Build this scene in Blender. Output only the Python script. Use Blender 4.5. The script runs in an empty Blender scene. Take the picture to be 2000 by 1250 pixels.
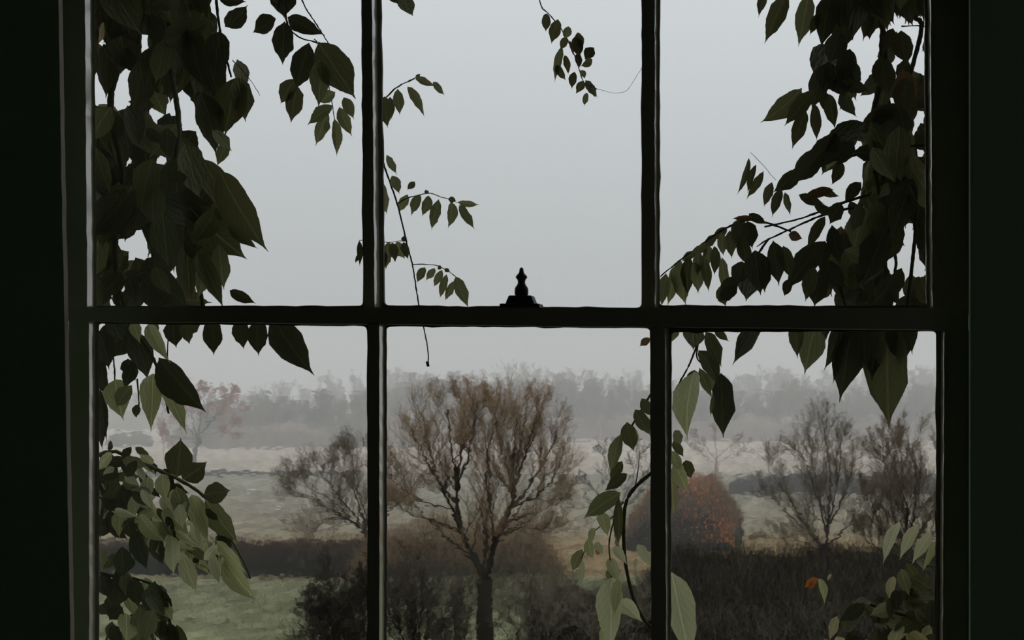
import bpy, bmesh, math, random
import numpy as np
from mathutils import Vector, Matrix

C = bpy.context.collection
S = bpy.context.scene
rng = np.random.default_rng(7)
PI = math.pi

# ------------------------------------------------------------------ camera, sky, exposure
F, PX, PY, ZC = 3000.0, 1700.0, 760.0, 1.5          # focal length in pixels, foot of the optical axis, eye height
cam_d = bpy.data.cameras.new('camera')
cam = bpy.data.objects.new('camera', cam_d); C.objects.link(cam)
cam.location = (0, 0, ZC); cam.rotation_euler = (PI / 2, 0, 0)
cam_d.sensor_width = 36; cam_d.lens = F / 2000 * 36
cam_d.shift_x = (1000 - PX) / 2000; cam_d.shift_y = (PY - 625) / 2000
cam_d.clip_start = 0.05; cam_d.clip_end = 5000
cam_d.dof.use_dof = True; cam_d.dof.focus_distance = 2.5; cam_d.dof.aperture_fstop = 18
S.camera = cam
SKY_RISE, SKY_LEVEL = 1.8, .845
w = bpy.data.worlds.new('overcast_sky'); S.world = w; w.use_nodes = True
bg = w.node_tree.nodes['Background']
# overcast sky: evenly grey, slowly brighter towards the zenith (1 + a sin(elevation)), dark earth below the horizon
wt = w.node_tree
wg = wt.nodes.new('ShaderNodeNewGeometry'); wsx = wt.nodes.new('ShaderNodeSeparateXYZ'); wt.links.new(wg.outputs['Incoming'], wsx.inputs[0])
wm = wt.nodes.new('ShaderNodeMath'); wm.operation = 'MULTIPLY'; wm.inputs[1].default_value = -1; wt.links.new(wsx.outputs[2], wm.inputs[0])
wc = wt.nodes.new('ShaderNodeClamp'); wt.links.new(wm.outputs[0], wc.inputs[0])
wa = wt.nodes.new('ShaderNodeMath'); wa.operation = 'MULTIPLY_ADD'; wa.inputs[1].default_value = SKY_RISE; wa.inputs[2].default_value = 1
wt.links.new(wc.outputs[0], wa.inputs[0])
wk = wt.nodes.new('ShaderNodeMath'); wk.operation = 'MULTIPLY'; wk.inputs[1].default_value = SKY_LEVEL; wt.links.new(wa.outputs[0], wk.inputs[0])
wt.links.new(wk.outputs[0], bg.inputs[1])
bg.inputs[0].default_value = (0.570, 0.592, 0.622, 1)
S.view_settings.view_transform = 'Standard'; S.view_settings.look = 'None'
S.view_settings.gamma = 1; S.view_settings.use_curve_mapping = False
S.view_settings.exposure = 0.0
S.cycles.max_bounces = 10; S.cycles.diffuse_bounces = 4; S.cycles.volume_bounces = 4
S.cycles.transmission_bounces = 8; S.cycles.transparent_max_bounces = 8


def at(px, py, y):
    return Vector(((px - PX) * y / F, y, ZC + (PY - py) * y / F))


# ------------------------------------------------------------------ materials
def new_mat(name):
    m = bpy.data.materials.new(name); m.use_nodes = True
    nt = m.node_tree; nt.nodes.clear()
    out = nt.nodes.new('ShaderNodeOutputMaterial')
    return m, nt, out


def paint(name, col, rough=.5, var=.15, scale=8, spec=.5, bump=0.0, ior=1.5, obj=False):
    m, nt, out = new_mat(name)
    b = nt.nodes.new('ShaderNodeBsdfPrincipled')
    b.inputs['Roughness'].default_value = rough
    b.inputs['Specular IOR Level'].default_value = spec
    b.inputs['IOR'].default_value = ior
    tc = nt.nodes.new('ShaderNodeTexCoord')
    n = nt.nodes.new('ShaderNodeTexNoise'); n.inputs['Scale'].default_value = scale; n.inputs['Detail'].default_value = 4
    nt.links.new(tc.outputs['Object'], n.inputs['Vector'])
    r = nt.nodes.new('ShaderNodeMix'); r.data_type = 'RGBA'
    r.inputs['A'].default_value = (*[c * (1 - var) for c in col], 1)
    r.inputs['B'].default_value = (*[min(1, c * (1 + var)) for c in col], 1)
    nt.links.new(n.outputs['Fac'], r.inputs['Factor'])
    nt.links.new(r.outputs['Result'], b.inputs['Base Color'])
    if bump:
        bp = nt.nodes.new('ShaderNodeBump'); bp.inputs['Strength'].default_value = bump
        nt.links.new(n.outputs['Fac'], bp.inputs['Height']); nt.links.new(bp.outputs[0], b.inputs['Normal'])
    nt.links.new(b.outputs[0], out.inputs[0])
    return m


def leaf_mat(name, c1, c2, trans=.25, spec=.35):
    """leaf blade: base colour varies leaf by leaf, pale midrib and side veins from the blade's own UV, some light shines through"""
    m, nt, out = new_mat(name)
    N = nt.nodes.new; L = nt.links.new
    oi = N('ShaderNodeObjectInfo'); tc = N('ShaderNodeTexCoord')
    mix = N('ShaderNodeMix'); mix.data_type = 'RGBA'
    mix.inputs['A'].default_value = (*c1, 1); mix.inputs['B'].default_value = (*c2, 1)
    no = N('ShaderNodeTexNoise'); no.inputs['Scale'].default_value = 3.5; no.inputs['Detail'].default_value = 4
    L(tc.outputs['UV'], no.inputs['Vector'])
    ad = N('ShaderNodeMath'); ad.operation = 'MULTIPLY_ADD'; ad.inputs[1].default_value = .9; ad.inputs[2].default_value = -.45
    L(no.outputs['Fac'], ad.inputs[0])
    a2 = N('ShaderNodeMath'); a2.operation = 'ADD'; a2.use_clamp = True
    L(ad.outputs[0], a2.inputs[0]); L(oi.outputs['Random'], a2.inputs[1]); L(a2.outputs[0], mix.inputs['Factor'])
    sep = N('ShaderNodeSeparateXYZ'); L(tc.outputs['UV'], sep.inputs[0])
    ab = N('ShaderNodeMath'); ab.operation = 'ABSOLUTE'; L(sep.outputs[0], ab.inputs[0])
    mr = N('ShaderNodeMath'); mr.operation = 'LESS_THAN'; mr.inputs[1].default_value = .05; L(ab.outputs[0], mr.inputs[0])
    vv = N('ShaderNodeMath'); vv.operation = 'MULTIPLY_ADD'; vv.inputs[1].default_value = -.35
    L(ab.outputs[0], vv.inputs[0]); L(sep.outputs[1], vv.inputs[2])
    fr = N('ShaderNodeMath'); fr.operation = 'MULTIPLY'; fr.inputs[1].default_value = 9; L(vv.outputs[0], fr.inputs[0])
    f2 = N('ShaderNodeMath'); f2.operation = 'FRACT'; L(fr.outputs[0], f2.inputs[0])
    lt = N('ShaderNodeMath'); lt.operation = 'LESS_THAN'; lt.inputs[1].default_value = .12; L(f2.outputs[0], lt.inputs[0])
    l2 = N('ShaderNodeMath'); l2.operation = 'MULTIPLY'; l2.inputs[1].default_value = .45; L(lt.outputs[0], l2.inputs[0])
    mx = N('ShaderNodeMath'); mx.operation = 'MAXIMUM'; L(mr.outputs[0], mx.inputs[0]); L(l2.outputs[0], mx.inputs[1])
    m3 = N('ShaderNodeMath'); m3.operation = 'MULTIPLY'; m3.inputs[1].default_value = .5; L(mx.outputs[0], m3.inputs[0])
    vm = N('ShaderNodeMix'); vm.data_type = 'RGBA'
    vm.inputs['B'].default_value = (*[min(1, c * 1.9 + .01) for c in c2], 1)
    L(mix.outputs['Result'], vm.inputs['A']); L(m3.outputs[0], vm.inputs['Factor'])
    b = N('ShaderNodeBsdfPrincipled'); b.inputs['Roughness'].default_value = .5; b.inputs['Specular IOR Level'].default_value = spec
    L(vm.outputs['Result'], b.inputs['Base Color'])
    cn = N('ShaderNodeTexNoise'); cn.inputs['Scale'].default_value = 5; cn.inputs['Detail'].default_value = 3; L(tc.outputs['UV'], cn.inputs['Vector'])
    cb = N('ShaderNodeBump'); cb.inputs['Strength'].default_value = .8; cb.inputs['Distance'].default_value = .006
    L(cn.outputs['Fac'], cb.inputs['Height']); L(cb.outputs[0], b.inputs['Normal'])
    t = N('ShaderNodeBsdfTranslucent'); L(vm.outputs['Result'], t.inputs[0])
    ms = N('ShaderNodeMixShader'); ms.inputs[0].default_value = trans
    L(b.outputs[0], ms.inputs[1]); L(t.outputs[0], ms.inputs[2]); L(ms.outputs[0], out.inputs[0])
    return m


def twig_mat(name, col, var=.25, scale=.6):
    m, nt, out = new_mat(name)
    d = nt.nodes.new('ShaderNodeBsdfDiffuse')
    g = nt.nodes.new('ShaderNodeNewGeometry')
    n = nt.nodes.new('ShaderNodeTexNoise'); n.inputs['Scale'].default_value = scale; n.inputs['Detail'].default_value = 3
    nt.links.new(g.outputs['Position'], n.inputs['Vector'])
    r = nt.nodes.new('ShaderNodeMix'); r.data_type = 'RGBA'
    r.inputs['A'].default_value = (*[c * (1 - var) for c in col], 1)
    r.inputs['B'].default_value = (*[c * (1 + var) for c in col], 1)
    nt.links.new(n.outputs['Fac'], r.inputs['Factor']); nt.links.new(r.outputs['Result'], d.inputs[0])
    nt.links.new(d.outputs[0], out.inputs[0])
    return m


def glass_mat():
    """old hand-drawn glass: slightly rippled"""
    m, nt, out = new_mat('old_window_glass')
    N = nt.nodes.new; L = nt.links.new
    g = N('ShaderNodeBsdfGlass'); g.inputs['IOR'].default_value = 1.5; g.inputs['Roughness'].default_value = 0
    g.inputs['Color'].default_value = (.99, 1, .99, 1)
    tc = N('ShaderNodeNewGeometry')
    mp = N('ShaderNodeMapping'); mp.inputs['Scale'].default_value = (1, 1, 1.7)
    L(tc.outputs['Position'], mp.inputs[0])
    n = N('ShaderNodeTexNoise'); n.inputs['Scale'].default_value = 30; n.inputs['Detail'].default_value = 2
    L(mp.outputs[0], n.inputs['Vector'])
    b = N('ShaderNodeBump'); b.inputs['Strength'].default_value = 1; b.inputs['Distance'].default_value = GLASS_RIPPLE
    L(n.outputs['Fac'], b.inputs['Height']); L(b.outputs[0], g.inputs['Normal'])
    L(g.outputs[0], out.inputs[0])
    return m


GLASS_RIPPLE = .00018
M = {}
M['frame'] = paint('cream_gloss_lit_tone', (.87, .78, .64), .3, .06, 14, .9, .05, 1.6)  # lifted cream: brightness of the lit flanks put into the colour
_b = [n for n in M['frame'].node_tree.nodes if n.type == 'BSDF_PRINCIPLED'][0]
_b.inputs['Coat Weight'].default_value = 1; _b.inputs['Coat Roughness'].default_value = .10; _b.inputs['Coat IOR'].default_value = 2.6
M['shaded_face'] = paint('sash_shaded_tone', (.36, .33, .25), .45, .15, 14)  # shade on the room-facing sash put into the colour
M['lit_edge'] = paint('tan_lit_edge_tone', (.42, .33, .22), .45, .2, 20)  # lit edge of the left trim, painted in as a tan tone
M['putty'] = paint('weathered_putty', (.10, .09, .075), .8, .3, 30)
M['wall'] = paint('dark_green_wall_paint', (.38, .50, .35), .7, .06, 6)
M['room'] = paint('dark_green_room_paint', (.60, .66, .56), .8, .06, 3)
M['floor'] = paint('dark_oak_boards', (.09, .06, .04), .5, .3, 4)
M['outside_wall'] = paint('old_brick_face', (.10, .075, .06), .9, .25, 9)
M['metal'] = paint('dark_bronze', (.05, .04, .03), .45, .3, 30)
M['glass'] = glass_mat()
M['stem'] = twig_mat('vine_stem_bark', (.055, .05, .032), .3, 20)
M['green_stem'] = twig_mat('young_green_stem', (.12, .13, .07), .3, 20)
M['bark'] = twig_mat('grey_brown_bark', (.040, .036, .028), .3, 1.5)
M['twig'] = twig_mat('brown_twigs', (.070, .058, .044), .3)
M['russet_twig'] = twig_mat('russet_twig_tips', (.27, .185, .115), .35)
M['tan_twig'] = twig_mat('tan_twig_tips', (.155, .122, .085), .3)
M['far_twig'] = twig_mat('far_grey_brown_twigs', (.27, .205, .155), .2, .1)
M['hedge_twig'] = twig_mat('dark_hedge_twigs', (.040, .034, .028), .35)
M['hedge_red'] = twig_mat('reddish_hedge_tips', (.085, .05, .034), .35)
M['scrub_twig'] = twig_mat('dry_scrub_stems', (.14, .122, .090), .4)
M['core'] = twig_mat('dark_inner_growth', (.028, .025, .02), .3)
M['red_leaf'] = twig_mat('faded_red_foliage', (.36, .135, .085), .25)
M['orange_leaf'] = twig_mat('rusty_orange_foliage', (.60, .21, .065), .3, 1.5)
M['pale_bark'] = twig_mat('pale_birch_bark', (.42, .39, .34), .2)
M['wool'] = twig_mat('white_fleece', (.55, .53, .48), .1)
M['dry_grass'] = twig_mat('dry_grass_blades', (.24, .24, .14), .3)
LEAF = {
    'dark': leaf_mat('leaf_dark_green', (.046, .046, .021), (.068, .066, .030), .18),
    'mid': leaf_mat('leaf_mid_green', (.088, .088, .036), (.13, .128, .054), .26),
    'olive': leaf_mat('leaf_olive', (.165, .17, .075), (.22, .22, .105), .32),
    'light': leaf_mat('leaf_light_green', (.36, .37, .165), (.46, .46, .235), .5),
    'pale': leaf_mat('leaf_pale_green', (.54, .54, .31), (.64, .63, .40), .5),
    'yellow': leaf_mat('leaf_yellowing', (.34, .29, .11), (.42, .36, .17), .3),
    'brown': leaf_mat('leaf_browned', (.115, .062, .026), (.17, .10, .04), .25),
    'orange': leaf_mat('leaf_orange', (.48, .13, .025), (.58, .19, .04), .3),
}


def ground_mat():
    m, nt, out = new_mat('winter_meadow')
    N = nt.nodes.new; L = nt.links.new
    g = N('ShaderNodeNewGeometry'); sep = N('ShaderNodeSeparateXYZ'); L(g.outputs['Position'], sep.inputs[0])
    big = N('ShaderNodeTexNoise'); big.inputs['Scale'].default_value = .045; big.inputs['Detail'].default_value = 3
    L(g.outputs['Position'], big.inputs['Vector'])
    mp = N('ShaderNodeMapping'); mp.inputs['Scale'].default_value = (.55, .22, 1); L(g.outputs['Position'], mp.inputs[0])
    sm = N('ShaderNodeTexNoise'); sm.inputs['Scale'].default_value = 1.6; sm.inputs['Detail'].default_value = 8; sm.inputs['Roughness'].default_value = .62; L(mp.outputs[0], sm.inputs['Vector'])
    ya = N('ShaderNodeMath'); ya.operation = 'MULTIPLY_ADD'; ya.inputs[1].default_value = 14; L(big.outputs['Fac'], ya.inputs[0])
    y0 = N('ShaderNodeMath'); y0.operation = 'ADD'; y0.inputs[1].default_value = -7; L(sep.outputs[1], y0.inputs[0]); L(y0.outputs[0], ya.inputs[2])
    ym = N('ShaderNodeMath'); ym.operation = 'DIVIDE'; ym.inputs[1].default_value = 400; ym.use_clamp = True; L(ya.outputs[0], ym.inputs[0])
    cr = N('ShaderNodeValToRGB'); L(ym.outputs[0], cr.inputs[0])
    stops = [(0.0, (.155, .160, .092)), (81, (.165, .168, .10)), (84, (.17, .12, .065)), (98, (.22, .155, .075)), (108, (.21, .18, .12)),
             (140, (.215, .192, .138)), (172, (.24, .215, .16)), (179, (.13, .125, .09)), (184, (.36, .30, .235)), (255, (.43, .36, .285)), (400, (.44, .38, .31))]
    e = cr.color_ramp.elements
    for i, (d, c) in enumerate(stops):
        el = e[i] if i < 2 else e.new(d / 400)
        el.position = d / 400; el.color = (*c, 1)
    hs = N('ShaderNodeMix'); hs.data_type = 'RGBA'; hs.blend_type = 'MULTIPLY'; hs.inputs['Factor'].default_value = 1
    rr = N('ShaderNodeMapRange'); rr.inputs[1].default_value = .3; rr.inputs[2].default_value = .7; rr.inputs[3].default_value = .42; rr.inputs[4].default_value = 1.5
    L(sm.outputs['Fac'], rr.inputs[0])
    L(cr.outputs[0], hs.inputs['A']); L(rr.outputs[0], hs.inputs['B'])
    b = N('ShaderNodeBsdfDiffuse'); L(hs.outputs['Result'], b.inputs[0])
    bp = N('ShaderNodeBump'); bp.inputs['Distance'].default_value = .6; bp.inputs['Strength'].default_value = .8
    L(sm.outputs['Fac'], bp.inputs['Height']); L(bp.outputs[0], b.inputs['Normal'])
    L(b.outputs[0], out.inputs[0])
    return m


M['ground'] = ground_mat()


# ------------------------------------------------------------------ mesh helpers
def link(name, me, parent=None, mat=None):
    o = bpy.data.objects.new(name, me); C.objects.link(o)
    if mat is not None:
        me.materials.append(mat)
    if parent is not None:
        o.parent = parent
    return o


def mesh_from(name, v, f):
    me = bpy.data.meshes.new(name)
    v = np.asarray(v, dtype=np.float32)
    if isinstance(f, np.ndarray):
        nf, k = f.shape
        me.vertices.add(len(v)); me.vertices.foreach_set('co', v.ravel())
        me.loops.add(nf * k); me.loops.foreach_set('vertex_index', f.astype(np.int32).ravel())
        me.polygons.add(nf)
        me.polygons.foreach_set('loop_start', np.arange(0, nf * k, k, dtype=np.int32))
        me.update(calc_edges=True)
    else:
        me.from_pydata([tuple(map(float, p)) for p in v], [], f)
        me.update()
    return me


def tag(o, label=None, cat=None, group=None, kind=None):
    if label: o['label'] = label
    if cat: o['category'] = cat
    if group: o['group'] = group
    if kind: o['kind'] = kind
    return o


def empty(name, loc):
    o = bpy.data.objects.new(name, None); C.objects.link(o); o.location = loc; o.empty_display_size = .1
    return o


def box_geo(x0, x1, y0, y1, z0, z1):
    v = [(x, y, z) for x in (x0, x1) for y in (y0, y1) for z in (z0, z1)]
    f = [(0, 1, 3, 2), (4, 6, 7, 5), (0, 4, 5, 1), (2, 3, 7, 6), (0, 2, 6, 4), (1, 5, 7, 3)]
    return v, f


def join(geos):
    V, Fc = [], []
    for v, f in geos:
        o = len(V); V += [tuple(p) for p in v]; Fc += [tuple(i + o for i in q) for q in f]
    return V, Fc


def bevel(o, wdt, seg=2):
    md = o.modifiers.new('bevel', 'BEVEL'); md.width = wdt; md.segments = seg; md.limit_method = 'ANGLE'
    return o


def tubes(P, R, sides=3):
    """(m,n,3) polylines with (m,n) radii -> one vertex and quad array"""
    P = np.asarray(P, float); R = np.asarray(R, float)
    m, n, _ = P.shape
    T = np.gradient(P, axis=1); T /= np.linalg.norm(T, axis=2, keepdims=True) + 1e-9
    ref = np.where(np.abs(T[..., 2:3]) > .9, np.array([1., 0, 0]), np.array([0, 0, 1.]))
    A = np.cross(T, ref); A /= np.linalg.norm(A, axis=2, keepdims=True) + 1e-9
    B = np.cross(T, A)
    ph = np.arange(sides) / sides * 2 * PI
    V = P[:, :, None, :] + R[:, :, None, None] * (np.cos(ph)[None, None, :, None] * A[:, :, None, :] + np.sin(ph)[None, None, :, None] * B[:, :, None, :])
    idx = np.arange(m * n * sides).reshape(m, n, sides)
    a = idx[:, :-1, :]; b = np.roll(a, -1, axis=2); c = idx[:, 1:, :]; d = np.roll(c, -1, axis=2)
    Q = np.stack([a, b, d, c], axis=-1).reshape(-1, 4)
    return V.reshape(-1, 3), Q


def tube_mesh(name, sets, sides=3):
    """sets: list of (P,R) arrays"""
    VV, QQ, off = [], [], 0
    for s in sets:
        P, R = s[:2]; sd = s[2] if len(s) > 2 else sides
        v, q = tubes(P, R, sd); VV.append(v); QQ.append(q + off); off += len(v)
    return mesh_from(name, np.concatenate(VV), np.concatenate(QQ))


def smooth_line(pts, n, r0, r1):
    """Catmull-Rom through the points -> (1,n,3),(1,n)"""
    p = np.array([tuple(q) for q in pts], float)
    p = np.vstack([2 * p[0] - p[1], p, 2 * p[-1] - p[-2]])
    m = len(p) - 3
    out = []
    for t in np.linspace(0, m - 1e-6, n):
        i = int(t); u = t - i
        a, b, c, d = p[i:i + 4]
        out.append(.5 * ((2 * b) + (c - a) * u + (2 * a - 5 * b + 4 * c - d) * u * u + (3 * b - a - 3 * c + d) * u ** 3))
    return np.array(out)[None], np.linspace(r0, r1, n)[None]


# ------------------------------------------------------------------ the room
def struct(name, geo, mat, parent=None):
    o = link(name, mesh_from(name, *geo), parent, mat)
    if parent is None: o['kind'] = 'structure'
    return o


X = lambda px, y: (px - PX) * y / F
Zf = lambda py, y: ZC + (PY - py) * y / F
wy0, wy1 = 1.86, 2.14
ox0, ox1 = -1.12, X(1950, 1.93)
oz0, oz1 = Zf(1500, 1.93), Zf(-330, 1.93)
struct('wall_front', join([box_geo(-2.6, ox0, wy0, wy1, -.1, 2.9), box_geo(ox1, 1.6, wy0, wy1, -.1, 2.9),
                           box_geo(ox0, ox1, wy0, wy1, -.1, oz0), box_geo(ox0, ox1, wy0, wy1, oz1, 2.9)]), M['wall'])
struct('wall_outside', join([box_geo(-6, ox0, wy1 + .002, wy1 + .06, -8.6, 6), box_geo(ox1 - .03, 5, wy1 + .002, wy1 + .06, -8.6, 6),
                             box_geo(ox0, ox1 - .03, wy1 + .002, wy1 + .06, -8.6, oz0 + .02), box_geo(ox0, ox1 - .03, wy1 + .002, wy1 + .06, oz1 - .02, 6)]), M['outside_wall'])
struct('wall_left', box_geo(-2.7, -2.6, -1.2, 1.86, -.1, 2.9), M['room'])
struct('wall_right', box_geo(1.6, 1.7, -1.2, 1.86, -.1, 2.9), M['room'])
bx0, bx1, bz0, bz1 = .85, 1.38, .9, 1.9  # opening added behind the camera to let fill light into the room
struct('wall_back', join([box_geo(-2.6, bx0, -1.3, -1.2, -.1, 2.9), box_geo(bx1, 1.6, -1.3, -1.2, -.1, 2.9),
                          box_geo(bx0, bx1, -1.3, -1.2, -.1, bz0), box_geo(bx0, bx1, -1.3, -1.2, bz1, 2.9)]), M['room'])
struct('added_fill_opening', join([box_geo(bx0, bx0 + .04, -1.28, -1.24, bz0, bz1), box_geo(bx1 - .04, bx1, -1.28, -1.24, bz0, bz1), box_geo(bx0, bx1, -1.28, -1.24, bz0, bz0 + .04),
                         box_geo(bx0, bx1, -1.28, -1.24, bz1 - .04, bz1), box_geo((bx0 + bx1) / 2 - .012, (bx0 + bx1) / 2 + .012, -1.28, -1.24, bz0, bz1)]), M['frame'])
struct('ceiling', box_geo(-2.7, 1.7, -1.3, 2.14, 2.9, 3.0), M['room'])
struct('floor', box_geo(-2.7, 1.7, -1.3, 1.86, -.2, -.1), M['floor'])
# architraves on the room side
tb = struct('trim_2', box_geo(X(1894, 1.84), X(2050, 1.84), 1.838, 1.86, oz0 - .05, oz1 + .05), M['wall']); bevel(tb, .004)

# ------------------------------------------------------------------ the sash window
win = empty('window_1', (X(1000, 2.0), 2.0, oz0)); tag(win, kind='structure')
WL = Vector(win.location)


def wpart(name, geo, mat, parent=None, bev=0, sides=None):
    V, Fc = geo
    V = [(p[0] - WL.x, p[1] - WL.y, p[2] - WL.z) for p in V]
    o = link(name, mesh_from(name, V, Fc), parent or win, mat)
    if sides is not None:                       # light and shade put into the colours: brighter cream flanks, darker room face
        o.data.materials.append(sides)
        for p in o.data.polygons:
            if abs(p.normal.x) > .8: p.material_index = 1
    if bev: bevel(o, bev)
    return o


def prism(prof, xt, pt, xb, pb, y0, segs=40, wob=.0004):
    """a moulded bar: profile (dx, dy) swept from (xt,pt) to (xb,pb) given as pixels on the plane y0"""
    V, Fc = [], []
    k = len(prof)
    for i in range(segs + 1):
        t = i / segs
        x0 = X(xt + (xb - xt) * t, y0); z = Zf(pt + (pb - pt) * t, y0)
        j = random.uniform(-wob, wob)
        for dx, dy in prof:
            V.append((x0 + dx + j + random.uniform(-wob, wob) * .4, y0 + dy, z))
    for i in range(segs):
        for a in range(k):
            b = (a + 1) % k
            Fc.append((i * k + a, i * k + b, (i + 1) * k + b, (i + 1) * k + a))
    Fc.append(tuple(range(k))[::-1]); Fc.append(tuple(segs * k + a for a in range(k)))
    return V, Fc


def hprism(x0p, x1p, top, bot, y0, y1, segs=30, wob=.0005):
    """a rail whose top and bottom edges are pixel rows (left, right) on the plane y0"""
    V, Fc = [], []
    for i in range(segs + 1):
        t = i / segs
        x = X(x0p + (x1p - x0p) * t, y0)
        zt = Zf(top[0] + (top[1] - top[0]) * t, y0) + random.uniform(-wob, wob)
        zb = Zf(bot[0] + (bot[1] - bot[0]) * t, y0) + random.uniform(-wob, wob)
        V += [(x, y0, zt), (x, y1, zt), (x, y1, zb), (x, y0, zb)]
    for i in range(segs):
        for a in range(4):
            b = (a + 1) % 4
            Fc.append((i * 4 + a, (i + 1) * 4 + a, (i + 1) * 4 + b, i * 4 + b))
    Fc.append((0, 1, 2, 3)); Fc.append(tuple(segs * 4 + a for a in (3, 2, 1, 0)))
    return V, Fc


def rounded(corners, r, yg, wob, n_side=26):
    """wobbly rounded rectangle from pixel corners TL TR BR BL on plane yg -> list of (x,z)"""
    pts = []
    c = [np.array(q, float) for q in corners]
    for i in range(4):
        p, a, b = c[i], c[i - 1], c[(i + 1) % 4]
        u = (a - p) / np.linalg.norm(a - p); v = (b - p) / np.linalg.norm(b - p)
        rr = r * random.uniform(.7, 1.4)
        for t in np.linspace(0, 1, 6):
            q = (1 - t) ** 2 * (p + u * rr) + 2 * t * (1 - t) * p + t * t * (p + v * rr)
            pts.append(q)
        e0, e1 = p + v * rr, b - v * r
        for t in np.linspace(0, 1, n_side)[1:-1]:
            pts.append(e0 + (e1 - e0) * t + np.array([random.gauss(0, wob), random.gauss(0, wob)]))
    return [(X(q[0], yg), Zf(q[1], yg)) for q in pts], pts


def putty_ring(corners, yg, depth, grow=13, r=9, wob=.7):
    inner, px = rounded(corners, r, yg, wob)
    cx = sum(p[0] for p in corners) / 4; cy = sum(p[1] for p in corners) / 4
    hw = (corners[1][0] + corners[2][0] - corners[0][0] - corners[3][0]) / 4; hh = (corners[2][1] + corners[3][1] - corners[0][1] - corners[1][1]) / 4
    n = len(inner); V = []
    for (x, z), q in zip(inner, px):
        qx = cx + (q[0] - cx) * (1 + grow / hw); qy = cy + (q[1] - cy) * (1 + grow / hh)
        V += [(x, yg, z), (X(qx, yg), yg, Zf(qy, yg)), (X(qx, yg), yg + depth, Zf(qy, yg)), (x + .0004, yg + depth * .4, z)]
    Fc = []
    for i in range(n):
        j = (i + 1) % n
        for a in range(4):
            b = (a + 1) % 4
            Fc.append((i * 4 + a, j * 4 + a, j * 4 + b, i * 4 + b))
    return V, Fc


random.seed(3)
# box frame linings and beads
fr = wpart('window_frame', join([
    box_geo(ox0, -1.0535, 1.972, 1.988, oz0, oz1), box_geo(ox0, -1.092, 1.985, 2.10, oz0, oz1),
    box_geo(X(1900, 1.93), ox1, 1.93, 2.10, oz0, oz1),
    box_geo(ox0, ox1, 1.93, 2.10, oz1 - .03, oz1 + .0), box_geo(ox0, ox1, 1.93, 2.10, oz0, oz0 + .03)]), M['wall'])
# architrave of the left jamb: its edge leans a little over the height of the window, the flank's tan colour imitates its lit edge
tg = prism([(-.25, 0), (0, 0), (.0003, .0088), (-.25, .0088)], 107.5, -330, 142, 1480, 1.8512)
ta = struct('trim_1', tg, M['wall']); ta.data.materials.append(M['lit_edge'])
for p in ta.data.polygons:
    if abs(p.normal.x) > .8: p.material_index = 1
wpart('staff_bead', prism([(0, 0), (.03, 0), (.03, .006), (0, .006)], 1893, -300, 1894, 1460, 1.943), M['frame'])

UY, LY = 2.0, 1.95
TR_L = 9.0   # sash members lean a little: px per 600 rows
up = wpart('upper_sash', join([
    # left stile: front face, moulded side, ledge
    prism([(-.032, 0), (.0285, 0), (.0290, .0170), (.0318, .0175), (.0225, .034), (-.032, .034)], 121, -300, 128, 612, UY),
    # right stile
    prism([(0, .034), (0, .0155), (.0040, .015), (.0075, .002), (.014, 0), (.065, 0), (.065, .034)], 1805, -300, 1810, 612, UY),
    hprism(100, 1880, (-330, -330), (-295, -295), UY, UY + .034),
    hprism(150, 1830, (601, 603), (628, 632), UY, UY + .034)]), M['shaded_face'], sides=M['frame'])
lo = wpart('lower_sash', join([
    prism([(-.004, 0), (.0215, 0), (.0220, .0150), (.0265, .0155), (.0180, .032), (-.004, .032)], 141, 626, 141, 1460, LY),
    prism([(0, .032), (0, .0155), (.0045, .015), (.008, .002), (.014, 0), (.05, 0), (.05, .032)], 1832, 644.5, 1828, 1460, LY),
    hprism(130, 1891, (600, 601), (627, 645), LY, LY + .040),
    hprism(130, 1885, (1415, 1415), (1470, 1470), LY, LY + .032)]), M['shaded_face'], sides=M['frame'])


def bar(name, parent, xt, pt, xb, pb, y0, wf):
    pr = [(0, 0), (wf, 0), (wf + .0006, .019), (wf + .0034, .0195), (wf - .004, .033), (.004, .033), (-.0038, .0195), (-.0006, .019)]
    return wpart(name, prism(pr, xt, pt, xb, pb, y0, 50), M['shaded_face'], parent, sides=M['frame'])


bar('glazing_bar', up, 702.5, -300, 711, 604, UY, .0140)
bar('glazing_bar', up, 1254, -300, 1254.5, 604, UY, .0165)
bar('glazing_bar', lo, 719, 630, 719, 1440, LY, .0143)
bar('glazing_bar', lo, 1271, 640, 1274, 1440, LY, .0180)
# panes and the putty that holds them, as the six openings show
opens = [(up, [(178, -290), (705, -290), (709, 597), (183, 597)], 2.0215),
         (up, [(741, -290), (1253, -290), (1253, 601), (750, 596)], 2.0215),
         (up, [(1288, -290), (1806, -290), (1811, 597), (1288, 596)], 2.0215),
         (lo, [(190, 632), (717, 637), (718, 1410), (191, 1410)], 1.9715),
         (lo, [(751, 638), (1271, 641), (1273, 1410), (751, 1410)], 1.9715),
         (lo, [(1311, 649), (1828, 647), (1826, 1410), (1309, 1410)], 1.9715)]
for par, cs, yg in opens:
    x0, x1 = X(cs[0][0] - 9, yg), X(cs[1][0] + 9, yg)
    z1, z0 = Zf(cs[0][1] - 9, yg), Zf(cs[2][1] + 7, yg)
    wpart('pane', box_geo(x0, x1, yg - .0022, yg - .0002, z0, z1), M['glass'], par)
    wpart('putty', putty_ring(cs, yg, .010), M['putty'], par)

# sash fastener: moulded base and turned knob
fa = empty('sash_fastener', (0, 0, 0)); fa.parent = win; fa['label'] = 'dark turned knob of the sash fastener'
fc = at(1018.5, 600, 1.966) - WL; fa.location = fc
pxm = 1.966 / F


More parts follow.
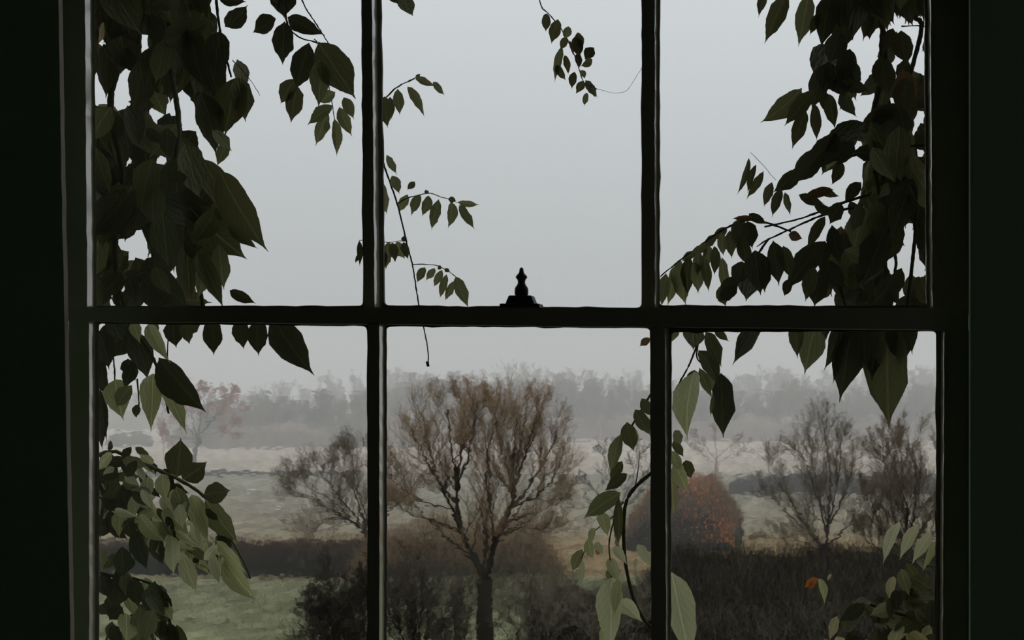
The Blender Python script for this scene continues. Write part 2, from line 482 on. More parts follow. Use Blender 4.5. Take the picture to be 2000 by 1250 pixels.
def lathe(prof, n=28):
    V, Fc = [], []
    for r, z in prof:
        for i in range(n):
            a = 2 * PI * i / n; V.append((r * math.cos(a), r * math.sin(a), z))
    for k in range(len(prof) - 1):
        for i in range(n):
            j = (i + 1) % n; Fc.append((k * n + i, k * n + j, (k + 1) * n + j, (k + 1) * n + i))
    Fc.append(tuple(range(n))[::-1]); Fc.append(tuple((len(prof) - 1) * n + i for i in range(n)))
    return V, Fc


kp = [(11, 22), (13, 25), (13.2, 32), (12.4, 38), (9.5, 42), (7.2, 46), (7.0, 50), (8, 54), (11.3, 58), (10.3, 61), (7, 65), (4.6, 68), (4.2, 71), (3.6, 75), (1.6, 77.5), (.2, 78)]
kb = link('knob', mesh_from('knob', *lathe([(r * pxm, z * pxm) for r, z in kp])), fa, M['metal'])
for p in kb.data.polygons: p.use_smooth = True


def taper_box(w0, w1, d0, d1, z0, z1):
    V = [(sx * (w0 if z == z0 else w1), sy * (d0 if z == z0 else d1), z) for z in (z0, z1) for sx in (-1, 1) for sy in (-1, 1)]
    return V, [(0, 1, 3, 2), (4, 6, 7, 5), (0, 4, 5, 1), (2, 3, 7, 6), (0, 2, 6, 4), (1, 5, 7, 3)]


b1 = link('base_plate', mesh_from('base_plate', *join([taper_box(40 * pxm, 38 * pxm, .013, .0125, -3 * pxm, 6.5 * pxm), taper_box(28 * pxm, 22 * pxm, .011, .009, 6.5 * pxm, 22.5 * pxm)])), fa, M['metal'])
bevel(b1, .0012)

# ------------------------------------------------------------------ ground
nx, ny = 60, 90
ys = np.concatenate([np.linspace(2.3, 140, 60), np.linspace(150, 3000, 30)])
xs = np.linspace(-1, 1, nx)
GV = []
ZG = ZC - 10.0
for y in ys:
    wd = 60 + y * .9
    for x in xs:
        xx = x * wd
        zz = ZG + .12 * math.sin(xx * .21 + 1.3) * math.sin(y * .13) + .06 * math.sin(xx * .5 + y * .37)
        GV.append((xx, y, zz if y < 400 else ZG))
GV = np.array(GV)
gi = np.arange(len(ys) * nx).reshape(len(ys), nx)
GQ = np.stack([gi[:-1, :-1], gi[:-1, 1:], gi[1:, 1:], gi[1:, :-1]], -1).reshape(-1, 4)
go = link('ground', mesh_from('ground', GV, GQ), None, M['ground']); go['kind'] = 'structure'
for p in go.data.polygons: p.use_smooth = True

# ------------------------------------------------------------------ mist over the meadows
mm, nt, out = new_mat('low_mist')
vs = nt.nodes.new('ShaderNodeVolumeScatter'); vs.inputs['Color'].default_value = (.97, .985, 1, 1)
vs.inputs['Density'].default_value = .0026; vs.inputs['Anisotropy'].default_value = .25
va = nt.nodes.new('ShaderNodeVolumeAbsorption'); va.inputs['Color'].default_value = (0, 0, 0, 1); va.inputs['Density'].default_value = .00042
vd = nt.nodes.new('ShaderNodeAddShader'); nt.links.new(vs.outputs[0], vd.inputs[0]); nt.links.new(va.outputs[0], vd.inputs[1])
nt.links.new(vd.outputs[0], out.inputs['Volume'])
mist = link('mist', mesh_from('mist', *box_geo(-900, 900, 66, 1100, ZG - 1.0, ZC + 26)), None, mm)
tag(mist, 'grey mist lying over the far meadows and tree lines', 'mist', kind='stuff')


# ------------------------------------------------------------------ trees
def grow(P, R, k, ratio, ang, t0, n, up=0., wig=.12, rr=.55, spread=.35, r_end=.35, lens=None, t1=1.0):
    """children of every polyline: k each; vectorised"""
    m, pn, _ = P.shape
    seg = np.linalg.norm(np.diff(P, axis=1), axis=2).sum(1)
    t = rng.uniform(t0, t1, (m, k)); t[:, 0] = rng.uniform(.9, 1, m)
    f = t * (pn - 1); i = np.minimum(f.astype(int), pn - 2); u = (f - i)[..., None]
    rows = np.arange(m)[:, None]
    base = P[rows, i] * (1 - u) + P[rows, i + 1] * u
    rad = R[rows, i] * (1 - u[..., 0]) + R[rows, i + 1] * u[..., 0]
    d = P[rows, i + 1] - P[rows, i]; d /= np.linalg.norm(d, axis=2, keepdims=True) + 1e-9
    v = rng.normal(size=(m, k, 3)); v -= (v * d).sum(2, keepdims=True) * d; v /= np.linalg.norm(v, axis=2, keepdims=True) + 1e-9
    a = np.abs(rng.normal(ang, spread * ang, (m, k, 1)))
    d0 = d * np.cos(a) + v * np.sin(a)
    d0[..., 2] += up * .4
    L = seg[:, None] * ratio * (1.15 - .6 * t) * rng.uniform(.7, 1.25, (m, k))
    if lens is not None: L = np.clip(L, lens[0], lens[1])
    base = base.reshape(-1, 3); d0 = d0.reshape(-1, 3); L = L.reshape(-1)
    pts = [base]; cur = d0 / (np.linalg.norm(d0, axis=1, keepdims=True) + 1e-9)
    for s in range(n - 1):
        cur = cur + rng.normal(0, wig, cur.shape); cur[:, 2] += up / (n - 1)
        cur /= np.linalg.norm(cur, axis=1, keepdims=True) + 1e-9
        pts.append(pts[-1] + cur * (L / (n - 1))[:, None])
    CP = np.stack(pts, 1)
    r0 = (rad * rr).reshape(-1)
    CR = r0[:, None] * np.linspace(1, r_end, n)[None]
    return CP, CR


def clampr(R, lo):
    return np.maximum(R, lo)


LIMB = .62


def make_tree(name, base, trunk, limbs, levels, label, group=None, mats=('bark', 'twig', 'russet_twig'), leaves=None, minr=.006, cat='tree', y=None):
    """trunk and limbs: pixel polylines on depth y given as (px, py, dy); the finer growth is random.
    levels: list of dict for grow(); the last level is the twig tips"""
    root = empty(name, base); tag(root, label, cat, group)
    b = np.array(tuple(base))
    cv = lambda q: np.array(tuple(at(q[0], q[1], y + q[2]))) - b
    tl = smooth_line([cv(q) for q in trunk[0]], 14, trunk[1], trunk[2])
    link('trunk', tube_mesh('trunk', [tl], 9), root, M[mats[0]])
    lps, allP = [], []
    for pts, r0, r1 in limbs:
        r0 *= LIMB; r1 *= LIMB
        lp = smooth_line([cv(q) for q in pts], 10, r0, r1)
        # knotty wander
        lp[0][0, 1:-1] += rng.normal(0, .03, (8, 3))
        lps.append(lp)
        link('branch', tube_mesh('branch', [lp], 6), root, M[mats[0]])
    P = np.concatenate([l[0] for l in lps]); R = np.concatenate([l[1] for l in lps])
    fin(root, P, R, levels, mats, leaves, minr)
    return root


def fin(root, P, R, levels, mats, leaves, minr):
    sets, tips = [], None
    for li, kw in enumerate(levels):
        P, R = grow(P, R, **kw); Rm = clampr(R, minr)
        if li < len(levels) - 1: sets.append((P, Rm, 4 if li == 0 else 3))
        else: tips = (P, Rm, 3)
    tw = link('twigs', tube_mesh('twigs', sets), root, M[mats[1]]); tw['kind'] = 'stuff'
    tp = link('twig_tips', tube_mesh('twig_tips', [tips]), root, M[mats[2]]); tp['kind'] = 'stuff'
    if leaves:
        n, size, mat = leaves
        Q = tips[0].reshape(-1, 3); c = Q[rng.integers(0, len(Q), n)] + rng.normal(0, size * .8, (n, 3))
        lf = link('leaves', leaf_cloud(c, size), root, M[mat]); lf['kind'] = 'stuff'


def leaf_cloud(c, size):
    n = len(c)
    a = rng.normal(size=(n, 3)); a /= np.linalg.norm(a, axis=1, keepdims=True)
    b = np.cross(a, rng.normal(size=(n, 3))); b /= np.linalg.norm(b, axis=1, keepdims=True) + 1e-9
    s = size * rng.uniform(.6, 1.3, (n, 1))
    V = np.stack([c - a * s, c + b * s * .5, c + a * s, c - b * s * .5], 1).reshape(-1, 3)
    return mesh_from('leaves', V, np.arange(n * 4).reshape(n, 4))


def gpt(px, y):
    return Vector(((px - PX) * y / F, y, ZG))


# the big willow behind the middle pane
D = 56
make_tree('willow_tree', gpt(947, D),
          ([(948, 1300, 0), (947, 1210, 0), (946, 1130, 0)], .34, .25),
          [([(946, 1135, 0), (926, 1085, .2), (900, 1035, .3), (893, 985, .3), (890, 920, .2), (882, 860, .1), (874, 800, 0)], .20, .04),
           ([(946, 1135, 0), (960, 1085, -.2), (975, 1042, -.3), (998, 992, -.4), (1003, 940, -.3), (1006, 880, -.2), (1010, 815, 0)], .22, .04),
           ([(897, 1025, .3), (875, 975, -.4), (852, 935, -.8), (826, 880, -1), (800, 835, -1)], .11, .03),
           ([(893, 1000, .3), (840, 985, .8), (795, 960, 1.1), (768, 935, 1.2), (757, 905, 1.2)], .08, .02),
           ([(893, 960, .3), (912, 900, -.6), (925, 840, -.9), (934, 785, -.9)], .10, .03),
           ([(893, 985, .3), (862, 940, .9), (838, 880, 1.3), (826, 820, 1.3), (815, 790, 1.2)], .09, .025),
           ([(893, 950, .3), (902, 880, 1.3), (905, 820, 1.6), (900, 775, 1.6)], .09, .025),
           ([(998, 992, -.4), (1030, 955, .4), (1060, 910, .8), (1080, 865, 1), (1088, 835, 1)], .11, .03),
           ([(998, 992, -.4), (1045, 970, -1), (1085, 925, -1.4), (1105, 885, -1.4)], .09, .02),
           ([(1000, 960, -.4), (1026, 895, -1.2), (1040, 840, -1.5), (1050, 800, -1.5)], .10, .025),
           ([(1002, 950, -.3), (985, 890, .9), (970, 830, 1.3), (965, 785, 1.3)], .10, .025),
           ([(1001, 960, -.3), (1012, 890, 1.5), (1024, 830, 1.9), (1030, 795, 1.9)], .09, .025),
           ([(975, 1042, -.3), (1020, 1030, -.9), (1065, 1035, -1.3), (1110, 1020, -1.4)], .07, .015),
           ([(985, 1020, -.3), (1030, 1005, .9), (1075, 990, 1.3), (1105, 965, 1.4)], .07, .015),
           ([(905, 1045, .2), (855, 1020, -.9), (800, 1000, -1.5), (765, 975, -1.6)], .08, .015),
           ([(940, 1120, 0), (952, 1050, .8), (955, 980, 1.1), (952, 900, 1.1), (948, 835, 1)], .11, .025),
           ([(960, 1085, -.2), (962, 1010, -1.3), (950, 930, -1.6), (958, 860, -1.6), (985, 800, -1.5)], .10, .025)],
          [dict(k=12, ratio=.40, ang=.62, t0=.12, n=7, up=.35, wig=.11, rr=.45, t1=.93),
           dict(k=10, ratio=.58, ang=.58, t0=.06, n=5, up=.40, wig=.12, rr=.5, lens=(.35, 1.0), t1=.95),
           dict(k=8, ratio=.85, ang=.52, t0=.05, n=4, up=.40, wig=.12, rr=.6, lens=(.3, .75))],
          'large bare spreading willow with russet twig tips seen through the middle lower pane', y=D, minr=.0033)

# bare tree behind the right pane
D = 74
make_tree('bare_tree', gpt(1612, D),
          ([(1612, 1165, 0), (1612, 1110, 0), (1614, 1060, 0)], .24, .19),
          [([(1614, 1062, 0), (1620, 1000, .2), (1622, 940, .3), (1616, 880, .2), (1610, 840, 0)], .13, .03),
           ([(1614, 1050, 0), (1600, 985, -.4), (1580, 925, -.8), (1560, 880, -.8)], .11, .025),
           ([(1613, 1085, 0), (1585, 1045, .8), (1550, 1015, 1.2), (1520, 980, 1.4), (1495, 965, 1.4)], .09, .015),
           ([(1614, 1040, 0), (1640, 985, .8), (1660, 930, 1.2), (1672, 885, 1.3)], .10, .02),
           ([(1614, 1070, 0), (1645, 1040, -.8), (1672, 1005, -1.2), (1695, 960, -1.2)], .09, .02),
           ([(1612, 1095, 0), (1590, 1070, -1), (1550, 1052, -1.4), (1505, 1045, -1.4)], .07, .012),
           ([(1616, 1030, 0), (1630, 970, -1.3), (1640, 910, -1.8), (1642, 860, -1.8)], .09, .02),
           ([(1616, 1020, 0), (1598, 960, 1.4), (1588, 900, 1.8), (1586, 855, 1.8)], .09, .02),
           ([(1613, 1075, 0), (1560, 1000, -1.2), (1525, 950, -1.6), (1500, 915, -1.6)], .08, .015)],
          [dict(k=12, ratio=.40, ang=.58, t0=.12, n=7, up=.25, wig=.11, rr=.45),
           dict(k=10, ratio=.55, ang=.58, t0=.06, n=5, up=.28, wig=.12, rr=.5, lens=(.4, 1.15)),
           dict(k=8, ratio=.8, ang=.5, t0=.05, n=3, up=.25, wig=.12, rr=.6, lens=(.3, .85))],
          'bare many-stemmed tree rising from the dark thicket in the right lower pane', y=D, minr=.0042, mats=('bark', 'twig', 'tan_twig'))

# low spreading tree half hidden behind the left glazing bar
D = 72
make_tree('spreading_tree', gpt(728, D),
          ([(728, 1182, 0), (726, 1110, 0), (722, 1052, 0)], .22, .17),
          [([(722, 1055, 0), (690, 1020, -.3), (650, 1000, -.7), (610, 975, -1), (572, 968, -1)], .12, .02),
           ([(722, 1052, 0), (700, 985, .4), (680, 940, .7), (660, 905, .7)], .11, .02),
           ([(720, 1045, 0), (685, 1020, 1), (640, 1015, 1.5), (615, 1035, 1.6), (608, 1060, 1.6)], .08, .012),
           ([(722, 1050, 0), (735, 985, -.4), (742, 930, -.6), (738, 890, -.6)], .11, .02),
           ([(722, 1050, 0), (760, 1000, .4), (800, 965, .6), (830, 945, .6)], .09, .015),
           ([(715, 1035, 0), (675, 985, -1.3), (640, 940, -1.7), (620, 915, -1.7)], .09, .015),
           ([(718, 1030, 0), (700, 960, 1.4), (690, 915, 1.8), (688, 885, 1.8)], .08, .015),
           ([(700, 1030, -.2), (655, 985, .8), (610, 955, 1.2), (585, 940, 1.2)], .08, .012)],
          [dict(k=12, ratio=.40, ang=.58, t0=.12, n=7, up=.25, wig=.11, rr=.45),
           dict(k=10, ratio=.55, ang=.58, t0=.06, n=5, up=.28, wig=.12, rr=.5, lens=(.4, 1.1)),
           dict(k=8, ratio=.8, ang=.5, t0=.05, n=3, up=.25, wig=.12, rr=.6, lens=(.3, .8))],
          'low wide bare tree half hidden behind the left glazing bar', y=D, minr=.0042, mats=('bark', 'twig', 'tan_twig'))

# dark twiggy tree at the right edge of the right pane
D = 66
make_tree('dense_bare_tree', gpt(1775, D),
          ([(1775, 1220, 0), (1772, 1150, 0), (1768, 1090, 0)], .24, .18),
          [([(1768, 1090, 0), (1750, 1020, .3), (1735, 950, .4), (1722, 890, .4)], .12, .02),
           ([(1768, 1090, 0), (1785, 1010, -.4), (1790, 930, -.6), (1785, 870, -.6)], .12, .02),
           ([(1768, 1080, 0), (1735, 1045, -.9), (1705, 1000, -1.2), (1690, 960, -1.2)], .09, .015),
           ([(1770, 1080, 0), (1810, 1020, .8), (1835, 960, 1), (1845, 890, 1)], .1, .015),
           ([(1768, 1060, 0), (1765, 980, 1.3), (1762, 910, 1.6), (1755, 860, 1.6)], .1, .015),
           ([(1768, 1065, 0), (1770, 990, -1.5), (1752, 930, -1.9), (1745, 885, -1.9)], .1, .015),
           ([(1768, 1100, 0), (1730, 1080, 1), (1700, 1060, 1.3), (1678, 1030, 1.3)], .08, .012),
           ([(1770, 1110, 0), (1800, 1070, -1.3), (1830, 1030, -1.6), (1850, 990, -1.6)], .08, .012)],
          [dict(k=13, ratio=.42, ang=.65, t0=.1, n=6, up=.3, wig=.13, rr=.45),
           dict(k=9, ratio=.55, ang=.55, t0=.1, n=5, up=.4, wig=.15, rr=.55),
           dict(k=11, ratio=.75, ang=.5, t0=.1, n=3, up=.3, wig=.12, rr=.6, lens=(.25, .9))],
          'dark close-twigged bare tree at the outer edge of the right lower pane', y=D, minr=.0045, mats=('bark', 'hedge_twig', 'tan_twig'))

# reddish tree far left
D = 205
make_tree('red_leaved_tree', gpt(378, D),
          ([(378, 907, 0), (382, 880, 0), (390, 855, 0)], .34, .28),
          [([(390, 856, 0), (405, 830, .5), (425, 808, .8), (440, 790, .8)], .22, .06),
           ([(388, 858, 0), (392, 820, -.6), (398, 790, -.9), (405, 768, -.9)], .2, .05),
           ([(386, 862, 0), (365, 835, .7), (345, 810, 1), (332, 795, 1)], .2, .05),
           ([(392, 850, 0), (415, 845, -.9), (440, 840, -1.3), (455, 835, -1.3)], .15, .04),
           ([(388, 860, 0), (375, 820, 1.2), (370, 790, 1.6), (372, 770, 1.6)], .18, .05),
           ([(386, 865, 0), (360, 855, -1), (335, 850, -1.4), (322, 840, -1.4)], .14, .04),
           ([(400, 838, .3), (425, 812, -1), (445, 795, -1.5), (452, 775, -1.5)], .14, .04)],
          [dict(k=8, ratio=.45, ang=.6, t0=.25, n=5, up=.2, wig=.15, rr=.5),
           dict(k=6, ratio=.55, ang=.6, t0=.2, n=4, up=.1, wig=.15, rr=.55),
           dict(k=5, ratio=.7, ang=.6, t0=.2, n=3, up=.1, wig=.12, rr=.6, lens=(.3, 1.2))],
          'tree with thin reddish foliage and forked trunk far off behind the left vine', y=D, minr=.02, mats=('bark', 'twig', 'red_leaf'),
          leaves=(7500, .12, 'red_leaf'))

# thin pale bare tree further off
D = 165
make_tree('slender_bare_tree', gpt(1398, D),
          ([(1398, 942, 0), (1399, 915, 0), (1400, 895, 0)], .18, .13),
          [([(1400, 897, 0), (1398, 875, .3), (1397, 855, .3), (1398, 838, .3)], .1, .03),
           ([(1400, 900, 0), (1385, 880, -.5), (1372, 862, -.8), (1362, 852, -.8)], .09, .02),
           ([(1400, 895, 0), (1415, 878, .5), (1430, 868, .8), (1448, 860, .8)], .09, .02),
           ([(1400, 905, 0), (1420, 895, -.6), (1440, 885, -1), (1455, 872, -1)], .08, .02),
           ([(1400, 905, 0), (1380, 895, .6), (1360, 885, .9), (1345, 870, .9)], .08, .02)],
          [dict(k=7, ratio=.4, ang=.5, t0=.25, n=5, up=.3, wig=.12, rr=.55),
           dict(k=5, ratio=.5, ang=.5, t0=.2, n=4, up=.3, wig=.12, rr=.6),
           dict(k=4, ratio=.7, ang=.5, t0=.2, n=3, up=.2, wig=.12, rr=.6, lens=(.3, 1.2))],
          'slender pale bare tree standing in the far field above the orange bush', y=D, minr=.015, mats=('far_twig', 'far_twig', 'far_twig'))

# small bare tree to the right of the willow
D = 92
make_tree('small_bare_tree', gpt(1205, D),
          ([(1205, 1086, 0), (1204, 1040, 0), (1204, 1000, 0)], .12, .09),
          [([(1204, 1002, 0), (1200, 960, .3), (1190, 920, .4), (1178, 890, .4)], .07, .015),
           ([(1204, 1000, 0), (1225, 960, -.4), (1240, 920, -.6), (1248, 885, -.6)], .07, .015),
           ([(1204, 1010, 0), (1180, 980, .8), (1160, 960, 1.1), (1140, 945, 1.1)], .06, .012),
           ([(1204, 1005, 0), (1232, 980, .9), (1255, 955, 1.2), (1268, 930, 1.2)], .06, .012),
           ([(1204, 1015, 0), (1172, 1005, -.9), (1145, 990, -1.2), (1122, 985, -1.2)], .05, .012)],
          [dict(k=9, ratio=.42, ang=.55, t0=.2, n=5, up=.3, wig=.15, rr=.55),
           dict(k=6, ratio=.5, ang=.5, t0=.2, n=4, up=.3, wig=.15, rr=.6),
           dict(k=5, ratio=.7, ang=.5, t0=.2, n=3, up=.2, wig=.12, rr=.6, lens=(.2, .8))],
          'small bare tree between the willow and the right glazing bar', y=D, minr=.0085, mats=('bark', 'twig', 'twig'))


# hedges, thickets and scrub -----------------------------------------------------------------------
def hedge(name, label, px0, px1, y, h, depth, n, mat, tipmat=None, cat='hedge', group=None, rad=.012, jag=.25, seglen=(.4, 1.1), core=.8, base_z=None):
    x0, x1 = X(px0, y), X(px1, y)
    root = empty(name, ((x0 + x1) / 2, y, ZG)); tag(root, label, cat, group)
    cx = (x0 + x1) / 2; hw = (x1 - x0) / 2
    # core: lumpy ridge
    ph = rng.uniform(0, 6, 4)
    prof = lambda x: 1 + jag * (.5 * np.sin(x / (.9 * h) + ph[0]) + .35 * np.sin(x / (.37 * h) + ph[1]) + .25 * np.sin(x / (.15 * h) + ph[2]))
    ns = max(12, int(2 * hw / (.4 * h)))
    ns = min(ns, 160); na = 9
    V = []
    for i in range(ns + 1):
        x = -hw + 2 * hw * i / ns
        e = min(1, (hw - abs(x)) / (.5 * h) + .15)
        hh = h * core * prof(x + cx) * math.sqrt(max(.05, e))
        for a in range(na):
            th = PI * a / (na - 1)
            V.append((x + rng.normal(0, .06 * h), -math.cos(th) * depth / 2 * (.85 + rng.uniform(-.1, .1)), hh * math.sin(th) ** .6 * (1 + rng.normal(0, .05)) - .05))
    gi = np.arange((ns + 1) * na).reshape(ns + 1, na)
    Q = np.stack([gi[:-1, :-1], gi[:-1, 1:], gi[1:, 1:], gi[1:, :-1]], -1).reshape(-1, 4)
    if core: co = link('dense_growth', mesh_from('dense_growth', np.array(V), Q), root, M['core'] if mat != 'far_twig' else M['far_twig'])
    # twigs
    def cloud(n, zlo, zhi):
        x = rng.uniform(-hw, hw, n); hx = h * prof(x + cx) * np.sqrt(np.clip((hw - np.abs(x)) / (.5 * h) + .2, .05, 1))
        yy = rng.uniform(-1, 1, n) * depth / 2
        env = np.sqrt(np.clip(1 - (2 * yy / depth) ** 2 * .7, 0, 1))
        z = rng.uniform(zlo, zhi, n) * hx * env
        b = np.stack([x, yy, z], 1)
        d = rng.normal(0, .45, (n, 3)); d[:, 2] = np.abs(d[:, 2]) + .5; d /= np.linalg.norm(d, axis=1, keepdims=True)
        L = rng.uniform(*seglen, n)[:, None] * h * .35
        mid = b + d * L * .5 + rng.normal(0, .05, (n, 3)) * L
        d2 = d + rng.normal(0, .3, (n, 3)); d2 /= np.linalg.norm(d2, axis=1, keepdims=True)
        P = np.stack([b, mid, mid + d2 * L * .5], 1)
        R = np.stack([np.full(n, rad), np.full(n, rad * .8), np.full(n, rad * .4)], 1)
        return P, R
    t = link('twigs', tube_mesh('twigs', [cloud(n, 0, .85)]), root, M[mat]); t['kind'] = 'stuff'
    if tipmat:
        t = link('twig_tips', tube_mesh('twig_tips', [cloud(n // 2, .68, .95)]), root, M[tipmat]); t['kind'] = 'stuff'
    return root


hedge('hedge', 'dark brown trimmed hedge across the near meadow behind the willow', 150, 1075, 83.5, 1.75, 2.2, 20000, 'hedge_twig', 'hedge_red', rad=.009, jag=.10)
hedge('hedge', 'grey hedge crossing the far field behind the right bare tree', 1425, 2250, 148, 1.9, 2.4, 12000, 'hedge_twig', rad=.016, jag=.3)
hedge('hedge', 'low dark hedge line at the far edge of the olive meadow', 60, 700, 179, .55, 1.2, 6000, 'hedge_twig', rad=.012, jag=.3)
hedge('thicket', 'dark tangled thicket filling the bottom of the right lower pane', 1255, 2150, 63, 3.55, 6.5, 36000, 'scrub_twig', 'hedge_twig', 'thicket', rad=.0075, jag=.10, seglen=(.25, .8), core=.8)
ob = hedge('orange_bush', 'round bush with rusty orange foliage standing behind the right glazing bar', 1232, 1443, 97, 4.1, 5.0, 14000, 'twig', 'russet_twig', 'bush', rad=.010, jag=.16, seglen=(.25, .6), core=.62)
n = 16000
ox = rng.uniform(-3.35, 3.35, n); th = rng.uniform(.05, PI - .05, n)
oh = 4.15 * np.sqrt(np.minimum(1, (3.4 - np.abs(ox)) / 2.05 + .15)) * rng.uniform(.85, 1.1, n)
oc = np.stack([ox, -np.cos(th) * 2.6 * rng.uniform(.85, 1.08, n), oh * np.sin(th) ** .6], 1)
of = link('leaves', leaf_cloud(oc[rng.uniform(0, 1, n) < .06 + .8 * (oc[:, 0] / 3.3 + .1).clip(0, 1) ** 1.5 + .2 * (oc[:, 2] > 3.5)], .075), ob, M['orange_leaf']); of['kind'] = 'stuff'
hedge('scrub_patch', 'brown scrub on the bank below the right end of the hedge', 1050, 1330, 61.5, 2.3, 4.5, 11000, 'hedge_twig', 'scrub_twig', 'scrub', rad=.006, jag=.4, seglen=(.3, 1.0), core=.35)
hedge('bramble_patch', 'open brown brambles in front of the hedge around the willow fork', 690, 1095, 71, 3.9, 3.0, 9000, 'scrub_twig', 'russet_twig', 'scrub', rad=.005, jag=.3, seglen=(.3, .8), core=0)
hedge('field_bush', 'grey rounded bush in the far left field beside the red tree', 247, 292, 268, 2.5, 3.2, 2500, 'far_twig', None, 'bush', rad=.03, jag=.1)
hedge('field_bush', 'grey rounded bush at the left end of the far field', 214, 252, 268, 2.5, 3.2, 2500, 'far_twig', None, 'bush', rad=.03, jag=.1)
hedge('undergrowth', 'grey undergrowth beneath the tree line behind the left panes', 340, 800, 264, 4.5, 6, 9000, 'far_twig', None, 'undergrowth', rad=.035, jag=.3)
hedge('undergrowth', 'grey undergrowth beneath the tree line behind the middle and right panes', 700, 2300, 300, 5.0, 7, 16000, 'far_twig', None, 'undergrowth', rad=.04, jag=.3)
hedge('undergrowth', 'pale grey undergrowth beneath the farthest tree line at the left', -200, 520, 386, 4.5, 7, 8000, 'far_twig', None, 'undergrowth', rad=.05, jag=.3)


def shrub(name, label, px, y, stems, hgt, wid, levels, mats, minr=.007, lean=.5):
    root = empty(name, gpt(px, y)); tag(root, label, 'shrub')
    ps, rs = [], []
    for i in range(stems):
        a = rng.uniform(0, 2 * PI); r = rng.uniform(.15, 1) * wid
        h = hgt * rng.uniform(.55, 1) * (1 - .25 * r / wid)
        bx, by = .12 * math.cos(a), .12 * math.sin(a)
        pts = [(bx, by, -.05), (bx + r * .35 * math.cos(a), by + r * .35 * math.sin(a), h * .4), (bx + r * .7 * math.cos(a + .2), r * .7 * math.sin(a + .2), h * .72), (r * math.cos(a + .3), r * math.sin(a + .3), h)]
        p, rr = smooth_line(pts, 9, .05 * rng.uniform(.7, 1.3), .012)
        p[0, 1:] += rng.normal(0, .05, (8, 3))
        ps.append(p); rs.append(rr)
        link('stem', tube_mesh('stem', [(p, rr)], 5), root, M[mats[0]])
    fin(root, np.concatenate(ps), np.concatenate(rs), levels, mats, None, minr)
    return root


SL = [dict(k=9, ratio=.42, ang=.7, t0=.1, n=5, up=.2, wig=.2, rr=.55), dict(k=8, ratio=.5, ang=.65, t0=.1, n=4, up=.15, wig=.2, rr=.6),
      dict(k=7, ratio=.7, ang=.6, t0=.1, n=3, up=.1, wig=.2, rr=.6, lens=(.12, .6))]
shrub('bare_shrub', 'dark dense bare shrub at the bottom of the left lower pane', 662, 52, 16, 3.9, 1.55, SL, ('bark', 'twig', 'hedge_twig'))
SL2 = [dict(k=7, ratio=.42, ang=.7, t0=.15, n=5, up=.3, wig=.2, rr=.55), dict(k=6, ratio=.5, ang=.65, t0=.1, n=4, up=.15, wig=.2, rr=.6),
       dict(k=5, ratio=.7, ang=.6, t0=.1, n=3, up=.1, wig=.2, rr=.6, lens=(.12, .6))]
shrub('bare_shrub', 'open bare shrub left of the willow trunk', 815, 54, 17, 4.3, 1.5, SL2, ('bark', 'twig', 'twig'))
shrub('bare_shrub', 'open bare shrub right of the willow trunk', 1050, 54, 14, 3.9, 1.7, SL2, ('bark', 'scrub_twig', 'scrub_twig'))
shrub('bare_shrub', 'thin bare shrub just left of the willow trunk beneath its fork', 890, 52.5, 9, 3.6, .8, SL2, ('bark', 'twig', 'twig'))
shrub('bare_shrub', 'brown bare shrub below the hanging vine beside the right glazing bar', 1205, 53, 14, 3.7, 1.6, SL2, ('bark', 'scrub_twig', 'scrub_twig'))

# pale thin trunk by the red tree
po = empty('birch_sapling', gpt(318, 208)); tag(po, 'thin pale leafless birch stem left of the red tree', 'tree')
bp_ = np.array(tuple(gpt(318, 208)))
pl = smooth_line([(.15, 0, -.1), (.02, 0, 3), (-.12, 0, 6), (-.2, 0, 9.2)], 10, .11, .035)
link('trunk', tube_mesh('trunk', [pl], 6), po, M['pale_bark'])
fin(po, *[pl[0], pl[1]], [dict(k=14, ratio=.16, ang=.9, t0=.3, n=4, up=.2, wig=.15, rr=.5), dict(k=6, ratio=.5, ang=.6, t0=.2, n=3, up=.1, wig=.15, rr=.6)], ('pale_bark', 'far_twig', 'far_twig'), None, .016)


# distant trees: five kinds, copied -----------------------------------------------------------------
def far_tree_proto(seed, wide, up):
    global rng
    keep = rng; rng = np.random.default_rng(seed)
    root = empty('distant_tree', (0, 0, 0))
    tl = smooth_line([(0, 0, -.03), (.01, 0, .15), (-.01, .01, .3), (.0, .0, .55)], 8, .028, .012)
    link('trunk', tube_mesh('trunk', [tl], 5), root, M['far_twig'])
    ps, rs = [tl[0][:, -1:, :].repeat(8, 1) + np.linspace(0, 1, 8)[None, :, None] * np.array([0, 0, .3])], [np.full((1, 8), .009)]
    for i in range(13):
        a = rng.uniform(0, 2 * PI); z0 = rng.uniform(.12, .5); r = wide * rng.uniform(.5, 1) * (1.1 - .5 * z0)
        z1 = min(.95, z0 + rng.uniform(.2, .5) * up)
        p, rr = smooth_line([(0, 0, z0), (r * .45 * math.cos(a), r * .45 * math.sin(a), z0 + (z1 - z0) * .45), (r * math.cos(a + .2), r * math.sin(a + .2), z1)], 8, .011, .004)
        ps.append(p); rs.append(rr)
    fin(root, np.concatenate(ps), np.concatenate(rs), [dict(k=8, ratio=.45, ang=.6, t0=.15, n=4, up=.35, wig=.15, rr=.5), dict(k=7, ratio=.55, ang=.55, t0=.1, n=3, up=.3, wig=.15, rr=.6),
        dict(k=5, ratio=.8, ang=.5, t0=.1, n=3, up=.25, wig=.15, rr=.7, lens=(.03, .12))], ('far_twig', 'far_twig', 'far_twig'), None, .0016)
    rng = keep
    return root


protos = [far_tree_proto(11, .30, 1.0), far_tree_proto(12, .38, .9), far_tree_proto(13, .22, 1.2), far_tree_proto(14, .34, 1.1), far_tree_proto(15, .28, .8)]
used = [False] * 5


